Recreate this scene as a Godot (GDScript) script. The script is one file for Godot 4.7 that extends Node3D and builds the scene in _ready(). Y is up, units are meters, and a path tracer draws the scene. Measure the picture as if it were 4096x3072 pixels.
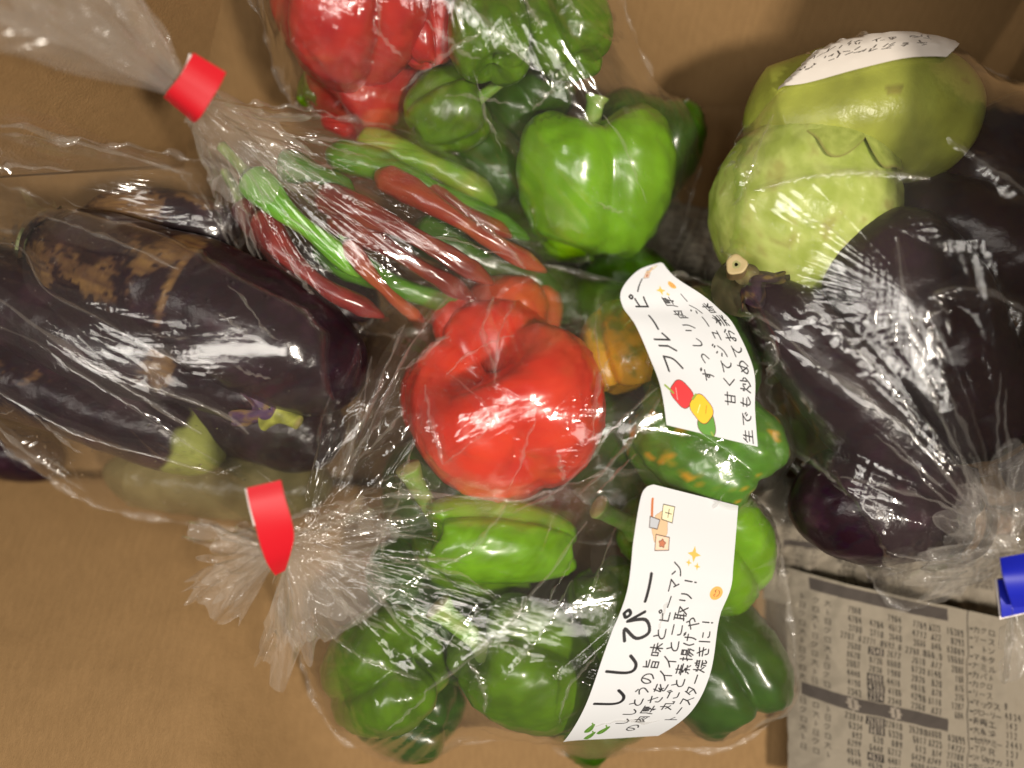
extends Node3D
# A cardboard box of bagged vegetables seen from above. Plan measures: "spot" gives a point of the plan, where one unit
# is 0.107 mm on the level of the labels (y = 0) and the eye is 0.36 m above that level.

const EYE := 0.36
const U := 0.44 / 4096.0

var M := {}
var rng := RandomNumberGenerator.new()
var nz := FastNoiseLite.new()        # soft noise
var nc := FastNoiseLite.new()        # crease noise
var used := {}

func spot(px: float, py: float, h: float) -> Vector3:
	var k := U * (EYE - h) / EYE
	return Vector3((px - 2048.0) * k, h, (py - 1536.0) * k)

func ss(a: float, b: float, x: float) -> float:
	return smoothstep(a, b, x)

func lin(r: float, g: float, b: float, a := 1.0) -> Color:
	return Color(r, g, b, a).linear_to_srgb()

# ---------------------------------------------------------------- nodes
func numbered(called: String) -> String:
	var n: int = used.get(called, 0)
	used[called] = n + 1
	return called if n == 0 else "%s_%03d" % [called, n]

func thing(called: String, label: String, category: String, group := "") -> Node3D:
	var o := Node3D.new()
	o.name = numbered(called)
	add_child(o, true)
	o.set_meta("label", label)
	o.set_meta("category", category)
	if group:
		o.set_meta("group", group)
	return o

func part(called: String, mesh: Mesh, mat: Material, parent: Node3D) -> MeshInstance3D:
	var o := MeshInstance3D.new()
	o.name = called
	o.mesh = mesh
	o.material_override = mat
	var n := 0
	var taken := []
	for x in parent.get_children():
		taken.append(str(x.name))
	while str(o.name) in taken:
		n += 1
		o.name = "%s_%03d" % [called, n]
	parent.add_child(o, true)
	return o

# ---------------------------------------------------------------- meshes
# a lattice of nu x nv points (u runs fastest), closed round u when wrap
func lattice(P: PackedVector3Array, nu: int, nv: int, wrap: bool, C := PackedColorArray(), uv := false, flip := false) -> ArrayMesh:
	var N := PackedVector3Array()
	N.resize(P.size())
	var T := PackedVector2Array()
	if uv:
		T.resize(P.size())
	for j in nv:
		var j0 := maxi(j - 1, 0) * nu
		var j1 := mini(j + 1, nv - 1) * nu
		for i in nu:
			var i0 := i - 1
			var i1 := i + 1
			if wrap:
				i0 = (i0 + nu) % nu
				i1 = i1 % nu
			else:
				i0 = maxi(i0, 0)
				i1 = mini(i1, nu - 1)
			var du := P[j * nu + i1] - P[j * nu + i0]
			var dv := P[j1 + i] - P[j0 + i]
			var n := dv.cross(du)
			if n.length_squared() < 1e-20:
				if j == 0 or j == nv - 1:
					var k := nu if j == 0 else (nv - 2) * nu
					n = (P[k] - P[k + nu / 3]).cross(P[k + nu / 3] - P[k + 2 * nu / 3])
					if j == 0:
						n = -n
				else:
					n = Vector3.UP
			n = n.normalized()
			N[j * nu + i] = -n if flip else n
			if uv:
				T[j * nu + i] = Vector2(float(j) / (nv - 1), float(i) / (nu - 1))
	var I := PackedInt32Array()
	var w := nu if wrap else nu - 1
	I.resize((nv - 1) * w * 6)
	var q := 0
	for j in nv - 1:
		for i in w:
			var a := j * nu + i
			var b := j * nu + (i + 1) % nu
			var c := a + nu
			var d := b + nu
			if flip:
				I[q] = a; I[q + 1] = c; I[q + 2] = b; I[q + 3] = b; I[q + 4] = c; I[q + 5] = d
			else:
				I[q] = a; I[q + 1] = b; I[q + 2] = c; I[q + 3] = b; I[q + 4] = d; I[q + 5] = c
			q += 6
	var A := []
	A.resize(Mesh.ARRAY_MAX)
	A[Mesh.ARRAY_VERTEX] = P
	A[Mesh.ARRAY_NORMAL] = N
	A[Mesh.ARRAY_INDEX] = I
	if C.size():
		A[Mesh.ARRAY_COLOR] = C
	if uv:
		A[Mesh.ARRAY_TEX_UV] = T
	var m := ArrayMesh.new()
	m.add_surface_from_arrays(Mesh.PRIMITIVE_TRIANGLES, A)
	return m

func along(pts: PackedVector3Array, t: float, closed := false) -> Vector3:
	var n := pts.size()
	var f := t * (n if closed else n - 1)
	var i := int(floor(f))
	if not closed:
		i = clampi(i, 0, n - 2)
	var x := f - i
	if closed:
		return pts[posmod(i, n)].cubic_interpolate(pts[posmod(i + 1, n)], pts[posmod(i - 1, n)], pts[posmod(i + 2, n)], x)
	return pts[i].cubic_interpolate(pts[i + 1], pts[maxi(i - 1, 0)], pts[mini(i + 2, n - 1)], x)

func even(pts: PackedVector3Array, count: int) -> PackedVector3Array:
	# the same curve with points at even distances
	var fine := PackedVector3Array()
	for k in 201:
		fine.append(along(pts, k / 200.0))
	var d := PackedFloat32Array([0.0])
	for k in 200:
		d.append(d[k] + fine[k].distance_to(fine[k + 1]))
	var out := PackedVector3Array()
	var k := 0
	for c in count:
		var want := d[200] * c / (count - 1)
		while k < 199 and d[k + 1] < want:
			k += 1
		out.append(fine[k].lerp(fine[k + 1], clampf((want - d[k]) / maxf(d[k + 1] - d[k], 1e-9), 0, 1)))
	return out

func spots(a: Array) -> PackedVector3Array:
	var out := PackedVector3Array()
	for p in a:
		out.append(spot(p[0], p[1], p[2]))
	return out

# a tube round a curve; prof(t) -> radius factor, col(t, angle, point) -> colour
func tube(path: PackedVector3Array, prof: Callable, nu: int, nv: int, col = null, squash := 1.0, bump := 0.0) -> ArrayMesh:
	var P := PackedVector3Array()
	var C := PackedColorArray()
	var pts := even(path, nv)
	var side := Vector3.UP.cross(pts[1] - pts[0]).normalized()
	for j in nv:
		var t := float(j) / (nv - 1)
		var tan_ := (pts[mini(j + 1, nv - 1)] - pts[maxi(j - 1, 0)]).normalized()
		side = (side - tan_ * side.dot(tan_)).normalized()
		var up := tan_.cross(side)
		var r: float = prof.call(t)
		for i in nu:
			var a := TAU * i / nu
			var dir := side * cos(a) + up * (sin(a) * squash)
			var rr := r
			if bump > 0.0:
				var s := pts[j] + dir * 0.02
				rr *= 1.0 + bump * nz.get_noise_3d(s.x * 900, s.y * 900, s.z * 900)
			var p := pts[j] + dir * rr
			P.append(p)
			if col != null:
				C.append(col.call(t, a, p))
	return lattice(P, nu, nv, true, C)

func axes(dir: Vector3, spin := 0.0) -> Basis:
	var y := dir.normalized()
	var x := y.cross(Vector3(0.31, 0.2, 0.93)).normalized()
	return Basis(x, y, x.cross(y)) * Basis(Vector3.UP, spin)

# a bell pepper: stem end towards +y of its own axes
func pepper_mesh(R: float, H: float, lobes: int, depth: float, at: Vector3, dir: Vector3, spin: float, seed_: int, taper: float, col: Callable, dent := 0.35) -> ArrayMesh:
	var nu := 72
	var nv := 46
	var P := PackedVector3Array()
	var C := PackedColorArray()
	var b := axes(dir, spin)
	for j in nv:
		var f := PI * j / (nv - 1)
		for i in nu:
			var a := TAU * i / nu
			var s := pow(maxf(sin(f), 0.0), 0.72)
			var wob := 0.35 * sin(a + seed_) + 0.22 * sin(2.0 * a + seed_ * 1.7)
			var v := absf(sin((a + 0.35 * sin(a * 1.0 + seed_)) * lobes * 0.5))
			var lobe := 1.0 - depth * pow(1.0 - v, 2.2)
			var r := R * s * lobe * (1.0 + 0.16 * wob) * (1.0 - taper * (1.0 - cos(f)) * 0.5)
			var y := H * cos(f) * (1.0 + 0.07 * sin(a * 2.0 + seed_ * 2.3))
			var q := r / R
			if f < PI * 0.5:
				y -= H * dent * exp(-q * q * 7.0)
			else:
				y += H * 0.22 * exp(-q * q * 9.0) - H * 0.10 * (1.0 - lobe) / maxf(depth, 0.01)
			var p := Vector3(cos(a) * r, y, sin(a) * r)
			var k := 1.0 + 0.035 * nz.get_noise_3d(p.x * 1700 + seed_ * 31, p.y * 1700, p.z * 1700) + 0.012 * nz.get_noise_3d(p.x * 7000 + seed_ * 31, p.y * 7000, p.z * 7000)
			P.append(at + b * (p * k))
			C.append(col.call(p / R, seed_))
	return lattice(P, nu, nv, true, C)

func red_skin(p: Vector3, s: int) -> Color:
	var n := nz.get_noise_3d(p.x * 40 + s * 9, p.y * 40, p.z * 40)
	var n2 := nz.get_noise_3d(p.x * 170 + s * 9, p.y * 170, p.z * 170)
	return Color(0.68 + 0.10 * n, 0.040 + 0.022 * n + 0.006 * n2, 0.016 + 0.006 * n)

func dark_red_skin(p: Vector3, s: int) -> Color:
	var n := nz.get_noise_3d(p.x * 40 + s * 9, p.y * 40, p.z * 40)
	return Color(0.46 + 0.12 * n, 0.022 + 0.014 * n, 0.018)

func orange_skin(p: Vector3, s: int) -> Color:
	var n := nz.get_noise_3d(p.x * 40 + s * 9, p.y * 40, p.z * 40)
	return Color(0.55 + 0.1 * n, 0.075 + 0.03 * n, 0.022)

func green_skin(p: Vector3, s: int) -> Color:
	var n := nz.get_noise_3d(p.x * 45 + s * 9, p.y * 45, p.z * 45)
	var n2 := nz.get_noise_3d(p.x * 190 + s * 9, p.y * 190, p.z * 190)
	var k := clampf(1.0 + 0.5 * n + 0.15 * n2, 0.5, 1.7)
	return Color(0.080 * k, 0.170 * k, 0.003 * k)

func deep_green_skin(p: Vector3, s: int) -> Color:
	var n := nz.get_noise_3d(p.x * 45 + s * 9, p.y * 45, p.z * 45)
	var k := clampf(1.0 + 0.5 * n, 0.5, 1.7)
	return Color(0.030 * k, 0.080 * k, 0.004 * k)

func bright_green_skin(p: Vector3, s: int) -> Color:
	var n := nz.get_noise_3d(p.x * 45 + s * 9, p.y * 30, p.z * 45)
	var k := clampf(1.0 + 0.4 * n, 0.6, 1.6)
	return Color(0.150 * k, 0.345 * k, 0.004 * k)

func pale_green_skin(p: Vector3, s: int) -> Color:
	var n := nz.get_noise_3d(p.x * 45 + s * 9, p.y * 45, p.z * 45)
	return Color(0.24 + 0.08 * n, 0.42 + 0.12 * n, 0.05)

func yellow_skin(p: Vector3, s: int) -> Color:
	var n := nz.get_noise_3d(p.x * 40 + s * 9, p.y * 40, p.z * 40)
	var k := ss(-0.25, 0.45, n - p.y * 0.35)
	return Color(0.62, 0.34, 0.02).lerp(Color(0.16, 0.19, 0.02), k)

func turning_skin(p: Vector3, s: int) -> Color:
	var n := nz.get_noise_3d(p.x * 55 + s * 9, p.y * 55, p.z * 55)
	var n2 := nz.get_noise_3d(p.x * 160, p.y * 160, p.z * 160)
	var g := Color(0.075, 0.21, 0.012) * (1.0 + 0.4 * n2)
	return g.lerp(Color(0.55, 0.30, 0.015), ss(0.34, 0.50, n + 0.2 * n2))

# px, py, h of the centre; r in plan units at h = 0
func pepper(label: String, at: Vector3, r: float, tall: float, dir: Vector3, spin: float, seed_: int, col: Callable, opt := {}) -> Node3D:
	var o := thing("bell_pepper", label, "pepper", opt.get("group", ""))
	var c := spot(at.x, at.y, at.z)
	var R := r * U * (EYE - at.z) / EYE
	var m := pepper_mesh(R, R * tall, opt.get("lobes", 3), opt.get("depth", 0.22), c, dir, spin, seed_, opt.get("taper", 0.25), col, opt.get("dent", 0.35))
	part("flesh", m, M.pepper, o)
	hold(m)
	if opt.get("stem", true):
		var b := axes(dir, spin)
		var L: float = R * opt.get("stem_len", 0.75)
		var base := c + b * Vector3(0, R * tall * 0.62, 0)
		var bend: Vector3 = opt.get("bend", Vector3(0.25, 0, 0.1))
		var path := PackedVector3Array([base, base + b * Vector3(bend.x * 0.2, 0.35, bend.z * 0.2) * L, base + b * Vector3(bend.x * 0.6, 0.75, bend.z * 0.6) * L, base + b * (Vector3(bend.x, 1.05, bend.z) * L)])
		var w: float = R * opt.get("stem_w", 0.13)
		var st := tube(path, func(t): return w * (2.4 * exp(-t * 14.0) + 0.9 + 0.35 * ss(0.75, 0.95, t)) * (1.0 if t < 0.985 else 0.05), 18, 30, func(t, _a, p): return stem_color(t, p), 0.85, 0.18)
		part("stem", st, M.stem, o)
		hold(st)
	return o

func stem_color(t: float, p: Vector3) -> Color:
	var n := nz.get_noise_3d(p.x * 2500, p.y * 2500, p.z * 2500)
	return Color(0.16, 0.33, 0.03).lerp(Color(0.30, 0.36, 0.10), clampf(0.4 + n, 0, 1)).lerp(Color(0.33, 0.27, 0.12), ss(0.93, 0.99, t))

# a long pepper
func long_pepper(label: String, pts: Array, r: float, col: Color, col2: Color, opt := {}) -> Node3D:
	var o := thing("long_pepper", label, "pepper")
	var path := spots(pts)
	var R := r * U
	var prof := func(t): return R * (sqrt(minf(1.0, t * 14.0)) * (0.82 + 0.18 * sin(t * 9.0)) * (1.0 - 0.45 * t) * sqrt(maxf(0.0, minf(1.0, (1.0 - t) * 7.0))) + 0.0002)
	var m := tube(path, prof, 26, 70, func(_t, _a, p): return col.lerp(col2, clampf(0.45 + 1.3 * nz.get_noise_3d(p.x * 900, p.y * 900, p.z * 900), 0, 1)), 0.9, 0.16)
	part("flesh", m, M.pepper, o)
	hold(m)
	if not opt.get("stem", true):
		return o
	var a := path[0]
	var d := (path[0] - along(path, 0.12)).normalized()
	var st := tube(PackedVector3Array([a - d * R * 0.4, a + d * R * 0.5, a + d * R * 1.5, a + d * R * 2.4 + Vector3(0, R * 0.5, 0)]), func(t): return R * (0.30 + 0.42 * exp(-t * 9.0)) * (1.0 if t < 0.98 else 0.05), 14, 18, func(t, _a, p): return stem_color(t, p))
	part("stem", st, M.stem, o)
	hold(st)
	return o

# an eggplant. profile: fat towards the blossom end; scars: [t, angle, size_t, size_angle]
func eggplant(label: String, pts: Array, r: float, opt := {}) -> Node3D:
	var o := thing("eggplant", label, "eggplant", opt.get("group", ""))
	var path := spots(pts)
	var hm := 0.0
	for p in path:
		hm += p.y / path.size()
	var R := r * U * (EYE - hm) / EYE
	var tone: Color = opt.get("tone", Color(0.021, 0.009, 0.014))
	var scars: Array = opt.get("scars", [])
	var sd: float = opt.get("seed", 1.0)
	var fat: float = opt.get("fat", 0.35)
	var prof := func(t): return R * (sqrt(minf(1.0, t * 6.0 + 0.02)) * (1.0 - fat * (1.0 - ss(0.0, 0.75, t))) * pow(maxf(0.0, 1.0 - pow(t, 9.0)), 0.5) + 0.0005)
	var col := func(t, a, p):
		var n := nz.get_noise_3d(p.x * 800 + sd * 50, p.y * 800, p.z * 800)
		var f := nz.get_noise_3d(p.x * 4200 + sd * 50, p.y * 4200, p.z * 4200)
		var g := nz.get_noise_2d(t * 60.0 + sd * 7.0, a * 260.0)
		var c := tone * (1.0 + 0.5 * n)
		c = c.lerp(Color(0.048, 0.020, 0.030), ss(0.25, 0.6, n + 0.2 * f) * opt.get("mauve", 0.6))
		if opt.has("tip"):
			c = c.lerp(Color(0.27, 0.29, 0.075) * (1.0 + 0.5 * n), ss(0.0, 0.02, t - opt.tip - 0.03 * n))
		for s in scars:
			var da: float = absf(angle_difference(a, s[1])) / s[3]
			var dt: float = absf(t - s[0]) / s[2]
			var k := 1.0 - sqrt(da * da + dt * dt) + 0.9 * n + 0.45 * f + 0.35 * g
			c = c.lerp(Color(0.24, 0.135, 0.05).lerp(Color(0.10, 0.05, 0.028), clampf(0.5 + 1.2 * g + 0.5 * f, 0, 1)), ss(0.18, 0.45, k) * s[4])
		return c
	var m := tube(path, prof, 96, 150, col, opt.get("squash", 1.0), opt.get("bump", 0.05))
	part("skin", m, M.eggplant, o)
	hold(m)
	if opt.get("calyx", true):
		var cal: Color = opt.get("calyx_tone", Color(0.050, 0.022, 0.045))
		# the cap of pointed sepals
		var P := PackedVector3Array()
		var C := PackedColorArray()
		var fine := even(path, 101)
		var nu := 60
		for j in 26:
			var s := float(j) / 25.0
			for i in nu:
				var a := TAU * i / nu
				var reach := 0.09 + 0.075 * absf(sin(a * 2.5 + sd)) + 0.02 * sin(a * 7.0 + sd)
				var t: float = reach * s * opt.get("cap", 1.0)
				var k := int(clampf(t * 100.0, 0, 98))
				var c := fine[k].lerp(fine[k + 1], t * 100.0 - k)
				var d := (fine[k + 1] - fine[k]).normalized()
				var sx := Vector3.UP.cross(d).normalized()
				var rr: float = prof.call(t) * 1.03 + R * (0.03 + 0.10 * ss(0.8, 1.0, s))
				var p := c + (sx * cos(a) + d.cross(sx) * sin(a)) * rr
				P.append(p)
				var f := nz.get_noise_3d(p.x * 3000, p.y * 3000, p.z * 3000)
				C.append((cal * (1.0 + 0.8 * f)).lerp(Color(0.20, 0.12, 0.05), ss(0.15, 0.5, f + 0.35 * s - 0.1)))
		part("calyx", lattice(P, nu, 26, true, C), M.calyx, o)
		var d0 := (path[0] - along(path, 0.1)).normalized()
		d0 = (d0 + Vector3(0, opt.get("stem_up", 0.0), 0)).normalized()
		var sl: float = opt.get("stem_len", 0.7) * R
		var stc: Color = opt.get("stem_tone", Color(0.16, 0.10, 0.06))
		var st := tube(PackedVector3Array([path[0] - d0 * R * 0.2, path[0] + d0 * sl * 0.4, path[0] + d0 * sl]), func(t): return R * (0.22 + 0.5 * exp(-t * 5.0)) * (1.0 if t < 0.97 else 0.03), 24, 24, func(t, _a, p): return (stc * (1.0 + 0.9 * nz.get_noise_3d(p.x * 3000, p.y * 3000, p.z * 3000))).lerp(Color(0.42, 0.33, 0.15), ss(0.95, 0.98, t)))
		part("stem", st, M.calyx, o)
	return o

# ---------------------------------------------------------------- film
var held: Array = []      # meshes over which the next bag is drawn

func hold(m: ArrayMesh) -> void:
	held.append(m)

const CELL := 0.0026

# height field of a film stretched over the held meshes inside an outline; returns the field
func drape(outline: PackedVector3Array, lift: float, rounds: int, meshes: Array, rim := 0.022) -> Dictionary:
	var lo := Vector2(1e9, 1e9)
	var hi := -lo
	var poly := PackedVector2Array()
	for p in outline:
		var q := Vector2(p.x, p.z)
		poly.append(q)
		lo = lo.min(q)
		hi = hi.max(q)
	lo -= Vector2(CELL, CELL) * 2
	hi += Vector2(CELL, CELL) * 2
	var w := int((hi.x - lo.x) / CELL) + 1
	var n := int((hi.y - lo.y) / CELL) + 1
	var ob := PackedFloat32Array()
	ob.resize(w * n)
	ob.fill(-1.0)
	for m: ArrayMesh in meshes:
		var A := m.surface_get_arrays(0)
		var V: PackedVector3Array = A[Mesh.ARRAY_VERTEX]
		for v in V:
			var fx := (v.x - lo.x) / CELL
			var fz := (v.z - lo.y) / CELL
			var x := int(fx)
			var z := int(fz)
			if x < 1 or z < 1 or x >= w - 2 or z >= n - 2:
				continue
			var h := v.y + lift
			var k := z * w + x
			if ob[k] < h: ob[k] = h
			if ob[k + 1] < h: ob[k + 1] = h
			if ob[k + w] < h: ob[k + w] = h
			if ob[k + w + 1] < h: ob[k + w + 1] = h
	var H := PackedFloat32Array()
	H.resize(w * n)
	var inside := PackedInt32Array()
	var top := -1.0
	for v in ob:
		top = maxf(top, v)
	for z in n:
		for x in w:
			var q := lo + Vector2(x, z) * CELL
			var k := z * w + x
			var best := 1e9
			var bh := 0.0
			for i in range(0, outline.size(), 3):
				var d := q.distance_squared_to(poly[i])
				if d < best:
					best = d
					bh = outline[i].y
			H[k] = bh
			if Geometry2D.is_point_in_polygon(q, poly) and x > 0 and z > 0 and x < w - 1 and z < n - 1:
				inside.append(k)
				H[k] = maxf(lerpf(bh, top - 0.004, ss(0.0, rim, sqrt(best))), ob[k])
	for r in rounds / 2:
		if r % 2:
			inside.reverse()
		for k in inside:
			var a := (H[k - 1] + H[k + 1] + H[k - w] + H[k + w]) * 0.25 + 0.000022
			a = H[k] + (a - H[k]) * 1.55
			var o := ob[k]
			H[k] = a if a > o else o
	return {"lo": lo, "w": w, "n": n, "H": H, "ob": ob, "poly": poly}

func field(f: Dictionary, x: float, z: float) -> float:
	var w: int = f.w
	var lo: Vector2 = f.lo
	var fx := clampf((x - lo.x) / CELL, 0.0, w - 1.01)
	var fz := clampf((z - lo.y) / CELL, 0.0, f.n - 1.01)
	var i := int(fx)
	var k := int(fz) * w + i
	fx -= i
	fz -= int(fz)
	var H: PackedFloat32Array = f.H
	return lerpf(lerpf(H[k], H[k + 1], fx), lerpf(H[k + w], H[k + w + 1], fx), fz)

# flat facets with sharp creases between them, as stiff thin film buckles: a grid of heights
const FINE := 0.0007

func facets(lo: Vector2, hi: Vector2, turn: float, long: float, short: float, high: float, sd: int) -> Dictionary:
	var rg := RandomNumberGenerator.new()
	rg.seed = sd * 131 + 17
	var mid := (lo + hi) * 0.5
	var reach := (hi - lo).length() * 0.5
	var pts := PackedVector2Array()
	var hs := PackedFloat32Array()
	var na := int(reach / long) + 2
	var nb := int(reach / short) + 2
	for i in range(-na, na + 1):
		for k in range(-nb, nb + 1):
			pts.append(Vector2(i + rg.randf_range(-0.48, 0.48) + 0.5 * (k % 2), k + rg.randf_range(-0.48, 0.48)))
			hs.append(rg.randf_range(-0.6, 0.6) * high + (high * 0.7 if rg.randf() < 0.18 else 0.0))
	var tri := Geometry2D.triangulate_delaunay(pts)
	var w := int((hi.x - lo.x) / FINE) + 2
	var n := int((hi.y - lo.y) / FINE) + 2
	var G := PackedFloat32Array()
	G.resize(w * n)
	var world := PackedVector2Array()
	for p in pts:
		world.append((mid + Vector2(p.x * long, p.y * short).rotated(turn) - lo) / FINE)
	for t in range(0, tri.size(), 3):
		var a := world[tri[t]]
		var b := world[tri[t + 1]]
		var c := world[tri[t + 2]]
		var det := (b - a).cross(c - a)
		if absf(det) < 1e-6:
			continue
		var l := a.min(b).min(c)
		var h := a.max(b).max(c)
		for y in range(maxi(0, int(l.y)), mini(n, int(h.y) + 2)):
			for x in range(maxi(0, int(l.x)), mini(w, int(h.x) + 2)):
				var q := Vector2(x, y) - a
				var v := q.cross(c - a) / det
				var u := (b - a).cross(q) / det
				if v >= -0.001 and u >= -0.001 and u + v <= 1.001:
					G[y * w + x] = hs[tri[t]] * (1.0 - u - v) + hs[tri[t + 1]] * v + hs[tri[t + 2]] * u
	return {"lo": lo, "w": w, "n": n, "G": G}

func facet(f: Dictionary, q: Vector2) -> float:
	var g: Vector2 = (q - f.lo) / FINE
	var w: int = f.w
	var x := clampi(int(g.x), 0, w - 2)
	var y := clampi(int(g.y), 0, f.n - 2)
	var G: PackedFloat32Array = f.G
	var k := y * w + x
	var u := clampf(g.x - x, 0.0, 1.0)
	return lerpf(lerpf(G[k], G[k + 1], u), lerpf(G[k + w], G[k + w + 1], u), clampf(g.y - y, 0.0, 1.0))

# a fold of the film pinched to a thin fin along a line of the plan
func pinch(f: Dictionary, pts: PackedVector2Array, wide: float, high: float) -> ArrayMesh:
	var line := PackedVector3Array()
	for p in pts:
		line.append(Vector3(p.x, 0, p.y))
	var n := 60
	var L2 := even(line, n)
	var P := PackedVector3Array()
	for j in n:
		var t := float(j) / (n - 1)
		var d := (L2[mini(j + 1, n - 1)] - L2[maxi(j - 1, 0)]).normalized()
		var s := Vector3(-d.z, 0, d.x)
		var c := L2[j] + s * (0.0006 * nc.get_noise_2d(t * 60.0 + wide * 1e5, 3.0))
		c.y = field(f, c.x, c.z) + high * 0.4
		var k := pow(maxf(sin(PI * clampf(t, 0.02, 0.98)), 0.0), 0.5) * (0.75 + 0.6 * nc.get_noise_2d(t * 50.0, 40.0 + high * 1e5))
		P.append(c - s * wide * k)
		P.append(c - s * wide * 0.18 * k + Vector3(0, high * k, 0))
		P.append(c + s * wide * 0.18 * k + Vector3(0, high * k, 0))
		P.append(c + s * wide * k)
	return lattice(P, 4, n, false, PackedColorArray(), false, true)

# a broad loose fold of film that lies along a line, slightly arched
func loose_fold(f: Dictionary, pts: PackedVector2Array, wide: float, sd: float) -> ArrayMesh:
	var line := PackedVector3Array()
	for p in pts:
		line.append(Vector3(p.x, 0, p.y))
	var n := 80
	var nw := 11
	var L2 := even(line, n)
	var hs := PackedFloat32Array()
	for j in n:
		hs.append(field(f, L2[j].x, L2[j].z))
	for pass_ in 60:
		for j in range(1, n - 1):
			hs[j] = maxf(hs[j] - 0.00004, (hs[j - 1] + hs[j + 1]) * 0.5)
	var P := PackedVector3Array()
	for j in n:
		var t := float(j) / (n - 1)
		var d := (L2[mini(j + 1, n - 1)] - L2[maxi(j - 1, 0)]).normalized()
		var s := Vector3(-d.z, 0, d.x)
		var k := pow(maxf(sin(PI * clampf(t, 0.015, 0.985)), 0.0), 0.6) * (0.8 + 0.5 * nc.get_noise_2d(t * 34.0 + sd, 5.0))
		var lean := 0.35 * nc.get_noise_2d(t * 22.0 + sd, 60.0)
		for i in nw:
			var v := 2.0 * i / (nw - 1) - 1.0
			var c := L2[j] + s * (wide * k * v)
			c.y = hs[j] + 0.0022 + wide * k * (0.20 * (1.0 - v * v) + 0.10 * lean * v - 0.14 * absf(v)) + 0.0002 * nc.get_noise_2d(t * 150.0 + sd, v * 8.0)
			P.append(c)
	return lattice(P, nw, n, false, PackedColorArray(), false, true)

func rim_fold(f: Dictionary, outline: PackedVector3Array, o: Node3D) -> void:
	var n := 360
	var P := PackedVector3Array()
	for j in n + 1:
		var t := fposmod(float(j) / n, 1.0)
		var c := along(outline, t, true)
		var d := (along(outline, fposmod(t + 0.004, 1.0), true) - along(outline, fposmod(t - 0.004, 1.0), true)).normalized()
		var s := Vector3(-d.z, 0, d.x).normalized()
		var k := clampf(0.55 + 1.1 * nc.get_noise_2d(t * 260.0, 12.0), 0.12, 1.3)
		var w := 0.0016 * k
		c.y = field(f, c.x, c.z) + 0.001
		P.append(c - s * w)
		P.append(c + Vector3(0, 0.0016 * k, 0))
		P.append(c + s * w)
	part("rim_fold", lattice(P, 3, n + 1, false, PackedColorArray(), false, true), M.gather, o)

func pinches(f: Dictionary, lines: Array, o: Node3D) -> void:
	var i := 0
	for l in lines:
		i += 1
		part("loose_fold", loose_fold(f, l[0], minf(l[1] * 0.85, 0.0085), i * 13.7), M.film, o)
		part("pinched_fold", pinch(f, l[0], 0.0011 + 0.0004 * sin(i * 2.1), 0.0022), M.gather, o)

# thin folds that run out from the neck, and a few loose ones
func more_pinches(f: Dictionary, neck: Vector3, center: Vector3, near_n: int, loose_n: int, run: float, sd: int, o: Node3D) -> void:
	var rg := RandomNumberGenerator.new()
	rg.seed = sd
	var n2 := Vector2(neck.x, neck.z)
	var c2 := Vector2(center.x, center.z)
	var poly: PackedVector2Array = f.poly
	for i in near_n + loose_n:
		var pts := PackedVector2Array()
		var p: Vector2
		var d: Vector2
		var long: float
		if i < near_n:
			d = (c2 - n2).normalized().rotated(rg.randf_range(-0.95, 0.95))
			p = n2 + d * rg.randf_range(0.012, 0.035)
			long = rg.randf_range(0.02, 0.065)
		else:
			d = Vector2.from_angle(run + rg.randf_range(-0.7, 0.7))
			p = c2 + Vector2(rg.randf_range(-0.07, 0.07), rg.randf_range(-0.06, 0.06))
			long = rg.randf_range(0.012, 0.04)
		var turn := rg.randf_range(-0.3, 0.3)
		for k in 5:
			var q := p + d * (long * k / 4.0)
			d = d.rotated(turn * 0.25 + rg.randf_range(-0.08, 0.08))
			if Geometry2D.is_point_in_polygon(q, poly):
				pts.append(q)
		if pts.size() < 3:
			continue
		part("pinched_fold", pinch(f, pts, rg.randf_range(0.0006, 0.0013), rg.randf_range(0.0012, 0.0026)), M.gather, o)

# beads of water on the film: one mesh
func droplets(f: Dictionary, count: int, sd: int, lo: Vector2, hi: Vector2) -> ArrayMesh:
	var rg := RandomNumberGenerator.new()
	rg.seed = sd
	var st := SurfaceTool.new()
	st.begin(Mesh.PRIMITIVE_TRIANGLES)
	for i in count:
		var c := Vector3(rg.randf_range(lo.x, hi.x), 0, rg.randf_range(lo.y, hi.y))
		if not Geometry2D.is_point_in_polygon(Vector2(c.x, c.z), f.poly):
			continue
		c.y = field(f, c.x, c.z) + 0.0016
		var R := 0.00022 + 0.0006 * pow(rg.randf(), 3.0)
		var sq := rg.randf_range(0.7, 1.6)
		for j in 3:
			for k in 8:
				var q := []
				for e in [[j, k], [j, k + 1], [j + 1, k + 1], [j + 1, k]]:
					var a: float = TAU * e[1] / 8.0
					var b: float = PI * 0.5 * e[0] / 3.0
					q.append(Vector3(cos(a) * sin(b) * sq, cos(b) * 0.7, sin(a) * sin(b) / sq))
				for e in [0, 2, 1, 0, 3, 2]:
					st.set_normal(q[e].normalized())
					st.add_vertex(c + q[e] * R)
	return st.commit()

func ridge(q: Vector2, turn: float, long: float, short: float, off: float) -> float:
	var c := cos(turn)
	var s := sin(turn)
	return absf(nc.get_noise_2d((q.x * c + q.y * s) / long * 10.0 + off, (-q.x * s + q.y * c) / short * 10.0 + off))

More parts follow.
